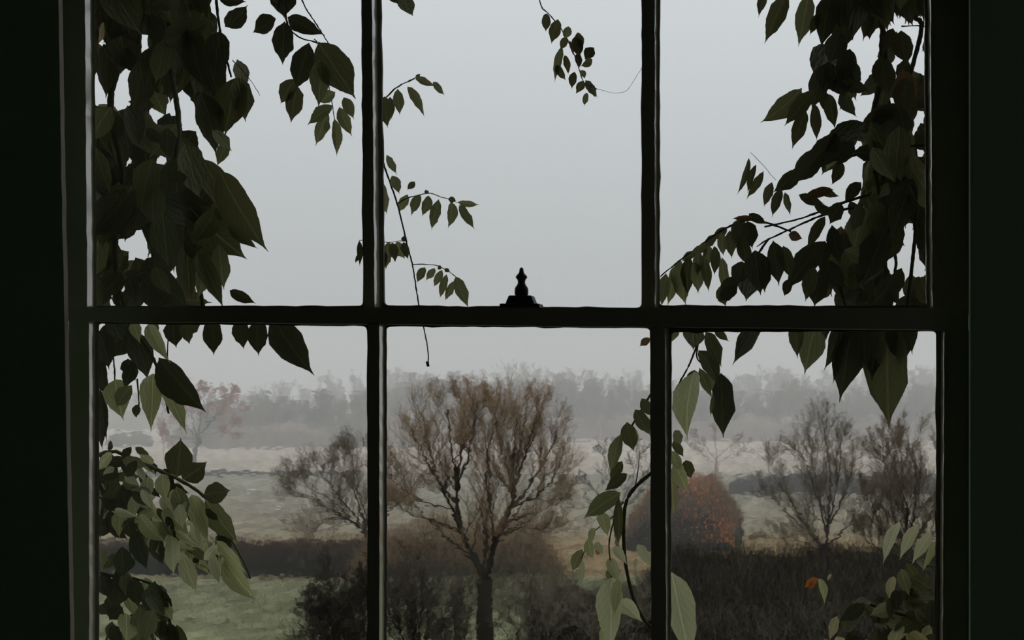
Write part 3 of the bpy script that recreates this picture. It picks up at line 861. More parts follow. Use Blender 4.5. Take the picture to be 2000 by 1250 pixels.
def put_far(px, y, top, wide, label, group):
    k = int(rng.integers(0, 5)); p = protos[k]
    h = (PY - top) * y / F + 10.0
    if used[k]:
        o = p.copy(); C.objects.link(o)
        for ch in p.children:
            c = ch.copy(); C.objects.link(c); c.parent = o
    else:
        o = p; used[k] = True
    o.location = gpt(px, y); o.scale = (h * wide, h * wide, h); o.rotation_euler = (0, 0, rng.uniform(0, 6.28))
    tag(o, label, 'tree', group)


ORD = ['leftmost', 'second', 'third', 'fourth', 'fifth', 'sixth', 'seventh', 'eighth', 'ninth', 'tenth', 'eleventh', 'twelfth', 'thirteenth', 'fourteenth', 'fifteenth', 'sixteenth', 'seventeenth', 'eighteenth', 'nineteenth', 'twentieth',
       'twenty-first', 'twenty-second', 'twenty-third', 'twenty-fourth', 'twenty-fifth', 'twenty-sixth', 'twenty-seventh', 'twenty-eighth', 'twenty-ninth', 'thirtieth', 'thirty-first', 'thirty-second', 'thirty-third', 'thirty-fourth', 'thirty-fifth', 'thirty-sixth']


def row(p0, p1, step, y, yj, tops, wide, label, group):
    px = p0; i = 0
    while px < p1:
        t = np.interp(px, [q[0] for q in tops], [q[1] for q in tops]) + rng.normal(0, 6)
        put_far(px, y + rng.uniform(-yj, yj), t, wide * rng.uniform(.85, 1.25), label % (ORD[i] + ('' if i == 0 else ' from the left')), group); i += 1
        px += step * rng.uniform(.6, 1.4)


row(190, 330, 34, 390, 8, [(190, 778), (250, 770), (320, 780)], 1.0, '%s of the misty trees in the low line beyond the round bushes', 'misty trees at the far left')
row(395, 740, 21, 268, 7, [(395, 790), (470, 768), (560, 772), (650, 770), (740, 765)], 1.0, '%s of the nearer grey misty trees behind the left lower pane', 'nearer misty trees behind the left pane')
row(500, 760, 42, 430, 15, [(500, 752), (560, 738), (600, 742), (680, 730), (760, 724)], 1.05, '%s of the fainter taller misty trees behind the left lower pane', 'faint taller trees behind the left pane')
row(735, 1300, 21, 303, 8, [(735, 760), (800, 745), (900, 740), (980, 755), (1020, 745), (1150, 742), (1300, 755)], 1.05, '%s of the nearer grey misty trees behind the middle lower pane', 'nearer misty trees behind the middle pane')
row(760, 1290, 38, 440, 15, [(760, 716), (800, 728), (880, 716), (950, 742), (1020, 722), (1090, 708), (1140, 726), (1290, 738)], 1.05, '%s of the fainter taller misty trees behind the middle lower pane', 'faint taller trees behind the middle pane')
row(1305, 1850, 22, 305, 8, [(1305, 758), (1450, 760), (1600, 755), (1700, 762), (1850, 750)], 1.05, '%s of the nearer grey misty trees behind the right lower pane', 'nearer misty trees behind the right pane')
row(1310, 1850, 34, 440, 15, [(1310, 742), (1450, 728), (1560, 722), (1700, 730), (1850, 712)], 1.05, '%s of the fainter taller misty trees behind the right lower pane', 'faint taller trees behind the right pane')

# sheep in the olive meadow
def sheep(px, py, rot, label):
    sc = .72
    y = 3000 * 10 / (py - PY)
    root = empty('sheep', gpt(px, y)); root.rotation_euler = (0, 0, rot); root.scale = (sc, sc, sc); tag(root, label, 'sheep', 'sheep in the meadow')
    bm = bmesh.new(); bmesh.ops.create_icosphere(bm, subdivisions=3, radius=1)
    for v in bm.verts:
        n = .05 * math.sin(v.co.x * 9) * math.sin(v.co.y * 8 + 1) * math.sin(v.co.z * 9)
        v.co *= 1 + n; v.co.x *= .55; v.co.y *= .27; v.co.z = v.co.z * .27 + .56
    me = bpy.data.meshes.new('fleece'); bm.to_mesh(me); bm.free(); link('fleece', me, root, M['wool'])
    hp = smooth_line([(.42, 0, .62), (.58, 0, .72), (.72, 0, .66), (.80, 0, .58)], 8, .13, .06)
    link('head', tube_mesh('head', [hp], 8), root, M['pale_bark'])
    for sx in (-.33, .33):
        for sy in (-.13, .13):
            lp = smooth_line([(sx, sy, .45), (sx + .02, sy, .25), (sx, sy, 0)], 4, .05, .03)
            link('leg', tube_mesh('leg', [lp], 6), root, M['pale_bark'])


sheep(492, 968, .2, 'white sheep grazing in the meadow behind the left vine')
sheep(545, 1001, 2.6, 'white sheep nearest the hedge in the left lower pane')
sheep(556, 964, 1.0, 'white sheep beside the branches of the low wide tree')

# meadow tussocks
n = 9000
yy = rng.uniform(52, 82, n); xx = X(0, 1) * yy + rng.uniform(0, .70, n) * yy
b = np.stack([xx, yy, np.full(n, ZG + .0)], 1)
tip = b + np.stack([rng.normal(0, .10, n), rng.normal(0, .1, n), rng.uniform(.08, .28, n)], 1)
P = np.stack([b, (b + tip) / 2 + rng.normal(0, .015, (n, 3)), tip], 1)
tf = link('grass_tufts', tube_mesh('grass_tufts', [(P, np.stack([np.full(n, .02), np.full(n, .014), np.full(n, .004)], 1))]), None, M['dry_grass'])
tag(tf, 'dry grass tufts in the near meadow', 'grass', kind='stuff')

# ------------------------------------------------------------------ climbing plants outside the window
ST = [(0, .02), (.03, .12), (.10, .50), (.20, .80), (.32, .96), (.45, 1.0), (.58, .92), (.69, .72), (.78, .46), (.86, .22), (.92, .075), (1.0, .008)]
leaf_meshes = {}
for cls, mt in LEAF.items():
    for var in range(4):
        r = random.Random(100 + var)
        fold = [.22, .38, .12, .30][var]; bend = [.10, .22, -.06, .16][var]; sway = [.06, -.09, .03, .10][var]
        V, Fc, UV = [], [], []
        for i, (s, hw) in enumerate(ST):
            c = sway * math.sin(s * PI)
            wl = hw * (1 + r.uniform(-.07, .07)); wr = hw * (1 + r.uniform(-.07, .07))
            zb = -bend * s * s
            wv = .05 * math.sin(s * 14 + var)
            # stored: x in half widths, y in lengths, z in lengths
            V += [(c - wl, s, zb + (fold * wl + wv * hw) * .22), (c - wl * .5, s, zb + fold * wl * .09), (c, s, zb), (c + wr * .5, s, zb + fold * wr * .09), (c + wr, s, zb + (fold * wr - wv * hw) * .22)]
            UV += [(-hw, s), (-hw * .5, s), (0, s), (hw * .5, s), (hw, s)]
        for i in range(len(ST) - 1):
            for a in range(4):
                Fc.append((i * 5 + a, i * 5 + a + 1, i * 5 + 6 + a, i * 5 + 5 + a))
        me = mesh_from('leaf_' + cls, V, Fc); me.materials.append(mt)
        ul = me.uv_layers.new(name='UVMap')
        for lp in me.loops: ul.data[lp.index].uv = UV[lp.vertex_index]
        for p in me.polygons: p.use_smooth = True
        leaf_meshes[cls, var] = me
lr = random.Random(21)


class Vine:
    def __init__(self, name, label, anchor, cat='vine'):
        self.root = empty(name, anchor); tag(self.root, label, cat); self.b = Vector(anchor); self.n = 0; self.st = []

    def stem(self, pts, r0, r1, y, mat='stem', n=22):
        """pts: (px, py[, dy])"""
        q = [at(p[0], p[1], y + (p[2] if len(p) > 2 else 0)) - self.b for p in pts]
        P, R = smooth_line(q, n, r0, r1)
        link('stem', tube_mesh('stem', [(P, R)], 6), self.root, M[mat])
        return self

    def leaf(self, bx, by, tx, ty, wpx, y, cls='dark', roll=None, dy=None):
        L0 = math.hypot(tx - bx, ty - by) * y / F
        if dy is None: dy = lr.uniform(-.15, .35)
        if cls in ('light', 'pale', 'yellow') and dy > -.2: dy = -lr.uniform(.6, 1.25)
        A = at(bx, by, y); T = at(tx, ty, y + dy * L0)
        d = T - A; L = d.length; d.normalize()
        view = Vector((A.x, A.y, A.z - ZC)).normalized()
        if roll is None: roll = lr.gauss(0, .35)
        roll = max(-.9, min(.9, roll))
        s = d.cross(-view).normalized()
        s = Matrix.Rotation(roll, 3, d) @ s
        nrm = s.cross(d).normalized()
        hw = wpx * y / F / 2 / math.cos(roll)
        m = Matrix(((s.x * hw, d.x * L, nrm.x * L, A.x), (s.y * hw, d.y * L, nrm.y * L, A.y), (s.z * hw, d.z * L, nrm.z * L, A.z), (0, 0, 0, 1)))
        o = bpy.data.objects.new('leaf', leaf_meshes[cls, lr.randrange(4)]); C.objects.link(o)
        o.parent = self.root
        o.matrix_local = Matrix.Translation(-self.b) @ m
        self.n += 1
        return o

    def leaves(self, lst, y, yj=.1, cls='dark'):
        for q in lst:
            c = q[5] if len(q) > 5 else cls
            self.leaf(q[0], q[1], q[2], q[3], q[4], y + lr.uniform(-yj, yj), c)
        return self

    def fill(self, poly, holes, n, Lr, wr, y0, y1, classes, ang=(90, 35), tries=40):
        """leaves hanging at random inside a region, leaving gaps where the sky shows"""
        def inside(x, yv):
            c = False; j = len(poly) - 1
            for i in range(len(poly)):
                (xi, yi), (xj, yj) = poly[i], poly[j]
                if (yi > yv) != (yj > yv) and x < (xj - xi) * (yv - yi) / (yj - yi) + xi: c = not c
                j = i
            return c
        xs_ = [p[0] for p in poly]; ys_ = [p[1] for p in poly]
        done = 0; t = 0
        while done < n and t < n * tries:
            t += 1
            bx, by = lr.uniform(min(xs_), max(xs_)), lr.uniform(min(ys_) - 30, max(ys_))
            L = lr.uniform(*Lr); w_ = L * lr.uniform(*wr)
            a = math.radians(lr.gauss(*ang))
            tx, ty = bx + L * math.cos(a), by + L * math.sin(a)
            nx_, ny_ = -math.sin(a) * w_ * .5, math.cos(a) * w_ * .5
            mx, my = bx + (tx - bx) * .42, by + (ty - by) * .42
            pts = [(bx + (tx - bx) * .05, by + (ty - by) * .05), (tx, ty), (mx + nx_, my + ny_), (mx - nx_, my - ny_)]
            if not all(inside(*p) for p in pts): continue
            bad = False
            for hx, hy, hr in holes:
                ux, uy = (hx - bx), (hy - by)
                s = (ux * math.cos(a) + uy * math.sin(a)); v = abs(-ux * math.sin(a) + uy * math.cos(a))
                if -hr < s < L + hr:
                    q = max(0, min(1, s / L)); half = w_ * .5 * math.sin(PI * q ** .8) if 0 < q < 1 else 0
                    if v < half + hr: bad = True; break
            if bad: continue
            self.leaf(bx, by, tx, ty, w_, lr.uniform(y0, y1), lr.choices([c[0] for c in classes], [c[1] for c in classes])[0])
            done += 1
        return self


# A: the dense climber at the left
A = Vine('climbing_vine', 'dense dark climber covering the left side of the left upper pane', at(150, -320, 2.35))
A.stem([(210, -320), (230, -100), (250, 60), (215, 200), (240, 340), (225, 480), (235, 620)], .006, .004, 2.5)
A.stem([(330, -320), (345, -80), (330, 90), (350, 240), (340, 380), (380, 500), (400, 620)], .005, .003, 2.5)
A.stem([(420, -320), (418, -80), (430, 60), (452, 150)], .003, .0015, 2.42)
A.stem([(455, 118), (480, 145), (495, 165), (508, 186)], .0007, .0004, 2.4)
A.leaves([(237, 70, 241, 145, 66), (203, 86, 214, 190, 42), (440, 52, 486, 13, 36), (428, -2, 480, 4, 26), (463, 116, 483, 179, 28, 'mid'),
          (462, 150, 443, 269, 60, 'mid'), (463, 150, 485, 238, 44, 'mid'), (415, 254, 456, 293, 24, 'olive'), (447, 276, 423, 324, 24, 'olive'),
          (428, 332, 514, 492, 62, 'mid'), (370, 405, 480, 508, 78, 'mid'), (446, 440, 501, 485, 24, 'mid'), (428, 478, 439, 566, 34, 'olive'),
          (343, 402, 338, 533, 48), (290, 393, 326, 520, 46), (386, 490, 434, 597, 36, 'mid'), (449, 568, 496, 593, 22), (350, -40, 405, 130, 70, 'mid'),
          (430, 60, 420, 150, 48), (300, 90, 285, 205, 50), (392, 180, 430, 300, 54), (360, 280, 398, 390, 56, 'mid'), (395, 310, 450, 420, 50, 'mid'), (300, 310, 275, 400, 50, 'mid'),
          (365, 470, 372, 590, 42, 'mid'), (405, 500, 388, 585, 30, 'olive'), (275, 120, 268, 215, 44), (196, 20, 205, 75, 14, 'brown'), (203, 45, 188, 88, 12, 'yellow')], 2.36, .06)
polyA = [(125, -110), (430, -110), (428, 30), (442, 70), (447, 110), (455, 180), (450, 225), (440, 262), (415, 255), (402, 300), (418, 335), (440, 395), (462, 470), (470, 495), (432, 500), (428, 560), (436, 612), (125, 625)]
holesA = [(262, 165, 24), (248, 160, 22), (278, 130, 14), (285, 108, 8), (226, 170, 22), (212, 158, 10), (191, 152, 10), (192, 168, 7), (281, 72, 9), (204, 85, 7), (412, 12, 9), (427, 40, 8), (353, 185, 8), (386, 190, 7), (386, 208, 6), (295, 221, 7),
          (313, 230, 6), (240, 212, 6), (363, 222, 9), (358, 246, 7), (391, 258, 6), (409, 238, 9), (424, 222, 9), (406, 272, 6), (320, 314, 7), (253, 316, 5), (382, 322, 5), (418, 315, 9), (425, 345, 6), (236, 470, 9), (245, 486, 7), (283, 450, 8), (286, 475, 8),
          (282, 505, 8), (388, 532, 9), (415, 528, 9), (425, 552, 8), (437, 582, 8), (240, 563, 6), (399, 478, 4), (340, 530, 4), (455, 580, 8)]
holesA = [(x, y, r * .45) for x, y, r in holesA]
A.fill(polyA, holesA, 150, (80, 140), (.42, .58), 2.3, 2.62, [('dark', 6), ('mid', 4), ('olive', .5)], (95, 28), 300)
A.fill(polyA, holesA, 298 - A.n, (45, 80), (.45, .6), 2.32, 2.66, [('dark', 6), ('mid', 3), ('olive', .6)], (95, 40), 400)

A_ = Vine('climbing_vine', 'small-leaved dark vine woven behind the big leaves at the left of the left upper pane', at(150, -320, 2.7))
A_.stem([(270, -320), (285, -60), (270, 90), (290, 240), (280, 380), (300, 500), (290, 620)], .004, .003, 2.72)
A_.fill([(x - 6 if x > 200 else x, y) for x, y in polyA], holesA, 280, (55, 110), (.45, .62), 2.66, 2.85, [('dark', 6), ('mid', 3), ('olive', .6)], (95, 45), 400)
# A2: its lower fringe below the meeting rail
A2 = Vine('vine_fringe', 'green leaf fringe hanging below the meeting rail in the left lower pane', at(250, 560, 2.35))
A2.stem([(230, 560), (262, 640), (295, 690), (318, 750), (330, 808)], .0028, .0016, 2.34)
A2.stem([(328, 600), (329, 650), (327, 705)], .0012, .0009, 2.34)
A2.stem([(205, 620), (222, 700), (225, 760)], .0015, .001, 2.36)
A2.stem([(268, 740), (272, 790), (266, 815)], .0012, .0008, 2.34)
A2.leaves([(252, 628, 204, 704, 70), (257, 645, 294, 742, 46), (262, 708, 243, 758, 26), (311, 698, 383, 814, 56), (322, 752, 366, 830, 30, 'light'),
           (299, 730, 290, 820, 40, 'light'), (226, 740, 238, 812, 48, 'light'), (258, 752, 222, 800, 30, 'olive'), (195, 690, 200, 785, 26), (290, 632, 322, 697, 28, 'light'), (262, 628, 272, 665, 22, 'light'),
           (337, 625, 346, 679, 36), (362, 625, 370, 674, 26, 'mid'), (385, 622, 368, 660, 22, 'mid'), (415, 622, 419, 694, 36), (470, 622, 475, 683, 32), (504, 622, 506, 698, 38), (533, 618, 607, 730, 60),
           (192, 645, 215, 720, 40), (200, 655, 192, 760, 24), (270, 790, 262, 815, 16, 'mid'), (196, 760, 205, 860, 24), (193, 790, 200, 880, 18), (250, 700, 262, 745, 30), (300, 618, 305, 660, 18, 'olive'), (218, 620, 240, 668, 34)], 2.32, .05)

# B: the sunlit spray lower left
B = Vine('vine_spray', 'pale green leafy spray arching down in the left lower pane', at(170, 900, 2.4))
B.stem([(150, 905, .05), (215, 882), (250, 892), (318, 922), (356, 940), (398, 968), (430, 1010), (455, 1060), (478, 1100), (490, 1130)], .004, .0012, 2.42, 'green_stem')
B.stem([(150, 960), (200, 985), (240, 1000), (290, 1030), (340, 1060), (395, 1090)], .003, .001, 2.44, 'green_stem')
B.stem([(150, 1085), (200, 1120), (255, 1128), (310, 1150), (330, 1200), (340, 1270)], .003, .0012, 2.40)
B.leaves([(346, 932, 355, 855, 50, 'mid'), (356, 936, 403, 903, 44, 'mid'), (398, 966, 453, 957, 42, 'mid'), (401, 975, 463, 1062, 42, 'olive'), (423, 1055, 488, 1122, 22, 'light'), (439, 1090, 488, 1170, 38, 'light'),
          (359, 1088, 382, 1154, 32, 'pale'), (337, 1046, 343, 1127, 28, 'pale'), (415, 1082, 426, 1138, 20, 'pale'), (274, 1005, 309, 1058, 26, 'light'), (325, 990, 330, 1030, 18, 'light'), (318, 925, 322, 975, 28, 'light'),
          (290, 930, 285, 985, 26, 'light'), (345, 950, 360, 1020, 32, 'olive'), (375, 965, 400, 1050, 34, 'light'), (265, 873, 292, 893, 14, 'mid'), (212, 880, 221, 860, 10), (240, 890, 258, 872, 16), (300, 905, 270, 885, 16, 'light'),
          (238, 1068, 245, 1130, 34), (262, 1036, 286, 1116, 30), (300, 1043, 319, 1106, 28), (222, 1080, 205, 1120, 24, 'mid'), (196, 1075, 203, 1110, 24, 'olive'), (240, 955, 250, 1000, 30), (200, 935, 205, 985, 34), (205, 985, 245, 985, 24),
          (247, 1197, 253, 1256, 32, 'light'), (250, 1160, 262, 1200, 22, 'light'), (245, 1128, 232, 1190, 36), (262, 1130, 272, 1185, 32), (290, 1145, 300, 1200, 34), (310, 1150, 333, 1205, 30), (315, 1165, 325, 1225, 30, 'mid'), (220, 1130, 225, 1180, 30), (200, 1120, 215, 1170, 32),
          (300, 1190, 282, 1250, 34, 'olive'), (330, 1215, 345, 1275, 26), (346, 1220, 362, 1275, 22, 'mid'), (210, 1165, 235, 1215, 32), (275, 1185, 268, 1260, 34, 'olive'), (196, 1180, 215, 1200, 24), (240, 1185, 210, 1215, 30), (255, 1085, 250, 1120, 20)], 2.36, .06)
polyB = [(172, 870), (250, 880), (320, 905), (345, 925), (400, 965), (450, 1040), (478, 1110), (480, 1150), (430, 1120), (385, 1120), (340, 1100), (300, 1090), (240, 1050), (172, 1050)]
B.fill(polyB, [(228, 945, 9), (232, 985, 6)], 130, (30, 58), (.34, .5), 2.32, 2.52, [('light', 4), ('olive', 2), ('mid', 2), ('dark', 4), ('pale', 3)], (75, 38))
B.fill([(165, 1095), (245, 1118), (320, 1140), (338, 1190), (352, 1290), (165, 1290), (205, 1215), (245, 1215), (265, 1180), (225, 1160), (165, 1150)], [(275, 1170, 8), (212, 1130, 5)], 40, (40, 68), (.4, .52), 2.32, 2.5, [('dark', 5), ('mid', 3), ('olive', 2), ('light', 1)], (80, 25))
B.fill([(165, 860), (235, 880), (235, 1060), (165, 1060)], [], 30, (40, 70), (.42, .55), 2.4, 2.52, [('dark', 5), ('mid', 2)], (85, 35))

# Cc: sprig at the top of the left pane
K = Vine('vine_sprig', 'hanging sprig of broad leaves left of the left glazing bar at the top', at(545, -320, 2.4))
K.stem([(545, -320), (552, -100), (558, 30), (580, 70), (620, 84)], .0025, .001, 2.42)
K.stem([(560, -120), (588, -5), (620, 50), (645, 90)], .0012, .0009, 2.44)
K.stem([(614, 76), (628, 100), (645, 180), (655, 240)], .001, .0007, 2.46, 'green_stem')
K.leaves([(553, -30, 556, 38, 48), (539, 36, 488, 60, 36), (562, 34, 630, 66, 34), (556, 42, 553, 128, 40), (604, 84, 579, 182, 44), (577, 155, 545, 204, 32, 'mid'), (581, 168, 570, 242, 32, 'mid'),
          (622, 82, 698, 197, 66, 'mid'), (625, 116, 622, 205, 38, 'olive'), (655, 180, 618, 202, 24, 'olive'), (650, 206, 599, 242, 24, 'olive'), (641, 220, 615, 289, 24, 'olive'), (640, 234, 638, 262, 12, 'olive'),
          (654, 232, 662, 306, 20, 'olive'), (663, 209, 687, 267, 24, 'olive'), (671, 190, 692, 232, 22, 'olive'), (630, 92, 668, 132, 40, 'dark'), (568, 40, 592, 62, 26), (546, -40, 548, 20, 40), (702, 470, 704, 520, 12, 'dark'), (702, 495, 695, 515, 8)], 2.40, .05)

# D: trailing shoot in the middle pane
T = Vine('trailing_shoot', 'thin trailing shoot with drooping green sprays beside the left glazing bar', at(740, 60, 2.45))
T.stem([(738, 60), (742, 200), (746, 303), (764, 362), (778, 404), (793, 468), (806, 519), (818, 596), (829, 645), (837, 690), (836, 712)], .0016, .0009, 2.5, n=40)
T.stem([(742, 205), (765, 180), (780, 168), (796, 160), (810, 153)], .0012, .001, 2.48)
T.stem([(775, 398), (800, 386), (837, 378), (858, 383), (876, 389), (896, 397)], .0010, .0007, 2.5, 'green_stem')
T.stem([(805, 517), (830, 516), (854, 519), (872, 528), (890, 540)], .0009, .0007, 2.5, 'green_stem')
T.stem([(792, 470), (775, 472), (755, 474)], .0009, .0007, 2.5)
T.stem([(758, 474), (730, 468), (702, 470)], .0008, .0006, 2.46)
T.stem([(835, 706), (836, 712), (837, 716)], .0025, .002, 2.5)
T.stem([(760, -320), (775, -100), (783, -8)], .0014, .001, 2.5)
T.leaves([(783, -12, 807, 34, 30, 'mid'), (762, -20, 776, 10, 22), (810, 151, 852, 168, 15, 'olive'), (846, 160, 870, 186, 13, 'olive'), (812, 152, 822, 143, 8, 'mid'), (796, 168, 830, 222, 19, 'olive'), (777, 174, 780, 225, 21, 'olive'), (752, 188, 755, 250, 28, 'mid'), (762, 190, 766, 232, 16, 'mid'),
          (756, 303, 775, 342, 15, 'olive'), (766, 343, 783, 377, 19, 'olive'), (742, 352, 755, 420, 24, 'olive'), (810, 355, 796, 372, 13, 'mid'), (796, 380, 780, 417, 18, 'olive'), (822, 380, 801, 420, 19, 'olive'), (838, 382, 827, 422, 19, 'olive'), (857, 390, 843, 450, 21, 'olive'),
          (881, 394, 884, 446, 20, 'olive'), (897, 400, 928, 447, 18, 'olive'), (894, 394, 937, 402, 14, 'olive'), (834, 380, 832, 369, 9, 'mid'), (876, 388, 892, 392, 12, 'mid'),
          (760, 472, 754, 527, 20, 'olive'), (775, 473, 790, 506, 22, 'olive'), (766, 474, 772, 512, 18, 'mid'), (788, 472, 797, 506, 16, 'mid'), (790, 470, 788, 460, 10), (752, 490, 748, 530, 14, 'mid'),
          (830, 521, 815, 553, 16, 'olive'), (849, 523, 833, 550, 14, 'olive'), (864, 527, 846, 562, 15, 'olive'), (873, 536, 859, 583, 15, 'olive'), (887, 549, 870, 589, 15, 'olive'), (890, 540, 916, 600, 24, 'olive'), (856, 519, 862, 526, 8, 'mid'), (868, 525, 880, 532, 9, 'mid')], 2.48, .04)

# E: dangling cluster
E = Vine('dangling_sprig', 'small sprig of crinkled leaves dangling alone in the middle upper pane', at(1040, -320, 2.5))
E.stem([(1020, -320), (1040, -100), (1055, 5), (1070, 25), (1100, 62), (1125, 115), (1140, 160), (1166, 174)], .0012, .0008, 2.52, n=30)
E.stem([(1166, 174), (1195, 181), (1222, 178), (1240, 155), (1256, 128)], .0004, .0003, 2.52)
E.leaves([(1068, 26, 1066, 63, 17, 'mid'), (1090, 38, 1076, 85, 23, 'mid'), (1110, 51, 1105, 79, 17, 'olive'), (1122, 72, 1134, 112, 24, 'dark'), (1104, 72, 1097, 98, 15, 'mid'), (1160, 93, 1141, 117, 22, 'dark'), (1128, 103, 1133, 133, 14, 'dark'),
          (1156, 121, 1134, 131, 13, 'mid'), (1152, 112, 1148, 128, 14, 'olive'), (1098, 91, 1082, 160, 16, 'olive'), (1103, 108, 1112, 145, 14, 'mid'), (1087, 126, 1102, 158, 15, 'mid'), (1122, 140, 1116, 174, 16, 'mid'), (1134, 137, 1144, 152, 12, 'olive'), (1141, 158, 1124, 183, 16, 'mid'), (1144, 157, 1168, 192, 17, 'mid'), (1158, 170, 1163, 192, 10, 'olive'),
          (1146, 180, 1141, 208, 11, 'olive'), (1112, 80, 1122, 108, 8, 'brown'), (1128, 64, 1136, 98, 18, 'mid')], 2.5, .03)

# F: the dense mass on the right
G = Vine('climbing_vine', 'dense dark climber covering the right side of the right upper pane', at(1760, -320, 2.35))
G.stem([(1700, -320), (1690, -60), (1730, 90), (1700, 260), (1720, 420), (1690, 620)], .006, .004, 2.5)
G.stem([(1790, -320), (1780, 0), (1800, 55), (1770, 200), (1790, 400), (1770, 620)], .005, .0035, 2.52)
G.stem([(1832, 62), (1800, 51), (1760, 52)], .0014, .001, 2.45)
G.stem([(1700, 380), (1640, 398), (1615, 408), (1560, 428), (1493, 443)], .0028, .0012, 2.42)
G.stem([(1690, 400), (1608, 420), (1550, 445), (1500, 468), (1478, 482)], .0024, .001, 2.44)
G.stem([(1840, 280), (1740, 290), (1640, 310), (1575, 335)], .0026, .0014, 2.42)
G.stem([(1515, 352), (1490, 322), (1466, 298)], .0005, .0004, 2.44)
G.leaves([(1496, -25, 1482, 36, 18, 'mid'), (1538, -12, 1494, 84, 36, 'mid'), (1580, -10, 1562, 90, 36, 'olive'), (1599, 25, 1582, 70, 17, 'mid'), (1625, -15, 1605, 93, 46), (1632, 88, 1586, 165, 60), (1566, 172, 1491, 249, 42, 'mid'),
          (1590, 176, 1532, 248, 32, 'mid'), (1574, 214, 1547, 292, 28, 'mid'), (1592, 203, 1595, 277, 22, 'mid'), (1621, 184, 1629, 252, 26, 'mid'), (1645, 178, 1667, 232, 28), (1600, 130, 1592, 215, 40),
          (1690, 240, 1600, 300, 46), (1650, 262, 1562, 335, 50), (1610, 290, 1540, 360, 44), (1562, 330, 1511, 380, 32), (1645, 315, 1625, 362, 24, 'mid'), (1463, 308, 1445, 386, 13, 'mid'), (1477, 322, 1455, 376, 13, 'mid'), (1491, 335, 1460, 391, 17, 'mid'),
          (1508, 356, 1492, 405, 19, 'mid'), (1526, 368, 1507, 424, 20, 'mid'), (1533, 376, 1544, 420, 14, 'olive'), (1628, 370, 1563, 387, 20, 'brown'), (1600, 372, 1640, 384, 16, 'mid'), (1462, 417, 1499, 438, 18), (1540, 458, 1568, 464, 20, 'brown'), (1612, 422, 1574, 488, 22, 'mid'),
          (1612, 470, 1530, 568, 48), (1475, 488, 1490, 574, 52), (1625, 440, 1640, 520, 30), (1610, 470, 1604, 530, 30), (1560, 380, 1610, 400, 20), (1590, 400, 1630, 420, 20), (1642, 395, 1622, 440, 30), (1590, 520, 1575, 590, 30, 'mid'), (1605, 540, 1590, 600, 40), (1550, 330, 1590, 345, 26),
          (1700, 20, 1690, 70, 24), (1650, 20, 1648, 100, 50), (1530, 480, 1545, 545, 30, 'mid'), (1510, 470, 1525, 560, 36), (1545, 545, 1530, 580, 20),
          (1650, -30, 1640, 60, 46), (1690, -20, 1660, 75, 44), (1730, -30, 1722, 60, 44), (1770, -30, 1775, 50, 44), (1800, -20, 1806, 40, 30), (1640, 60, 1620, 130, 44), (1660, 95, 1642, 170, 40), (1620, 120, 1612, 185, 42), (1720, 110, 1735, 190, 46), (1760, 60, 1770, 130, 44), (1770, 150, 1765, 235, 44), (1735, 210, 1720, 290, 50), (1650, 130, 1655, 185, 34), (1670, 120, 1668, 180, 30)], 2.40, .05)
polyG = [(1612, -110), (1860, -110), (1860, 620), (1585, 620), (1585, 580), (1572, 540), (1605, 490), (1645, 430), (1648, 385), (1638, 345), (1560, 350), (1558, 320), (1615, 262), (1650, 240), (1600, 222), (1582, 185), (1594, 140), (1612, 95)]
holesG = [(1676, 22, 7), (1676, 38, 6), (1605, 5, 6), (1602, 30, 6), (1750, 38, 9), (1755, 55, 7), (1795, 42, 10), (1797, 58, 7), (1803, 67, 6), (1677, 72, 7), (1683, 90, 9), (1700, 85, 11), (1718, 72, 9), (1716, 95, 9), (1700, 115, 6), (1695, 140, 9), (1780, 115, 11), (1798, 110, 11), (1798, 138, 11), (1743, 130, 8), (1745, 152, 7), (1613, 82, 6),
          (1667, 107, 6), (1640, 103, 4), (1628, 182, 6), (1632, 198, 6), (1637, 225, 12), (1655, 232, 8), (1675, 215, 11), (1690, 195, 10), (1697, 215, 8), (1706, 186, 6), (1750, 198, 8), (1801, 222, 11), (1789, 248, 8), (1678, 280, 7), (1677, 315, 5), (1683, 328, 5), (1797, 302, 9), (1600, 352, 15), (1620, 348, 10), (1585, 358, 10), (1648, 340, 10),
          (1678, 390, 6), (1615, 390, 8), (1638, 391, 5), (1772, 450, 7), (1780, 475, 10), (1793, 512, 7), (1793, 530, 6), (1750, 522, 8), (1760, 570, 6), (1625, 438, 8), (1592, 520, 8), (1590, 540, 7), (1617, 581, 4), (1600, 500, 5)]
holesG = [(x, y, r * .45) for x, y, r in holesG]
G.fill(polyG, holesG, 130, (70, 125), (.42, .56), 2.32, 2.62, [('dark', 6), ('mid', 3), ('olive', .6), ('brown', .2)], (95, 32), 300)
G.fill(polyG, holesG, 298 - G.n, (38, 75), (.42, .58), 2.32, 2.66, [('dark', 6), ('mid', 3), ('olive', .6), ('brown', .25)], (95, 40), 400)

G_ = Vine('climbing_vine', 'small-leaved dark vine woven behind the big leaves at the right of the right upper pane', at(1760, -320, 2.7))
G_.stem([(1720, -320), (1735, -60), (1720, 90), (1740, 240), (1720, 380), (1750, 500), (1730, 620)], .004, .003, 2.72)
G_.fill([(x + 6 if x < 1800 else x, y) for x, y in polyG], holesG, 290, (50, 105), (.45, .62), 2.66, 2.85, [('dark', 6), ('mid', 3), ('olive', .6)], (95, 45), 400)
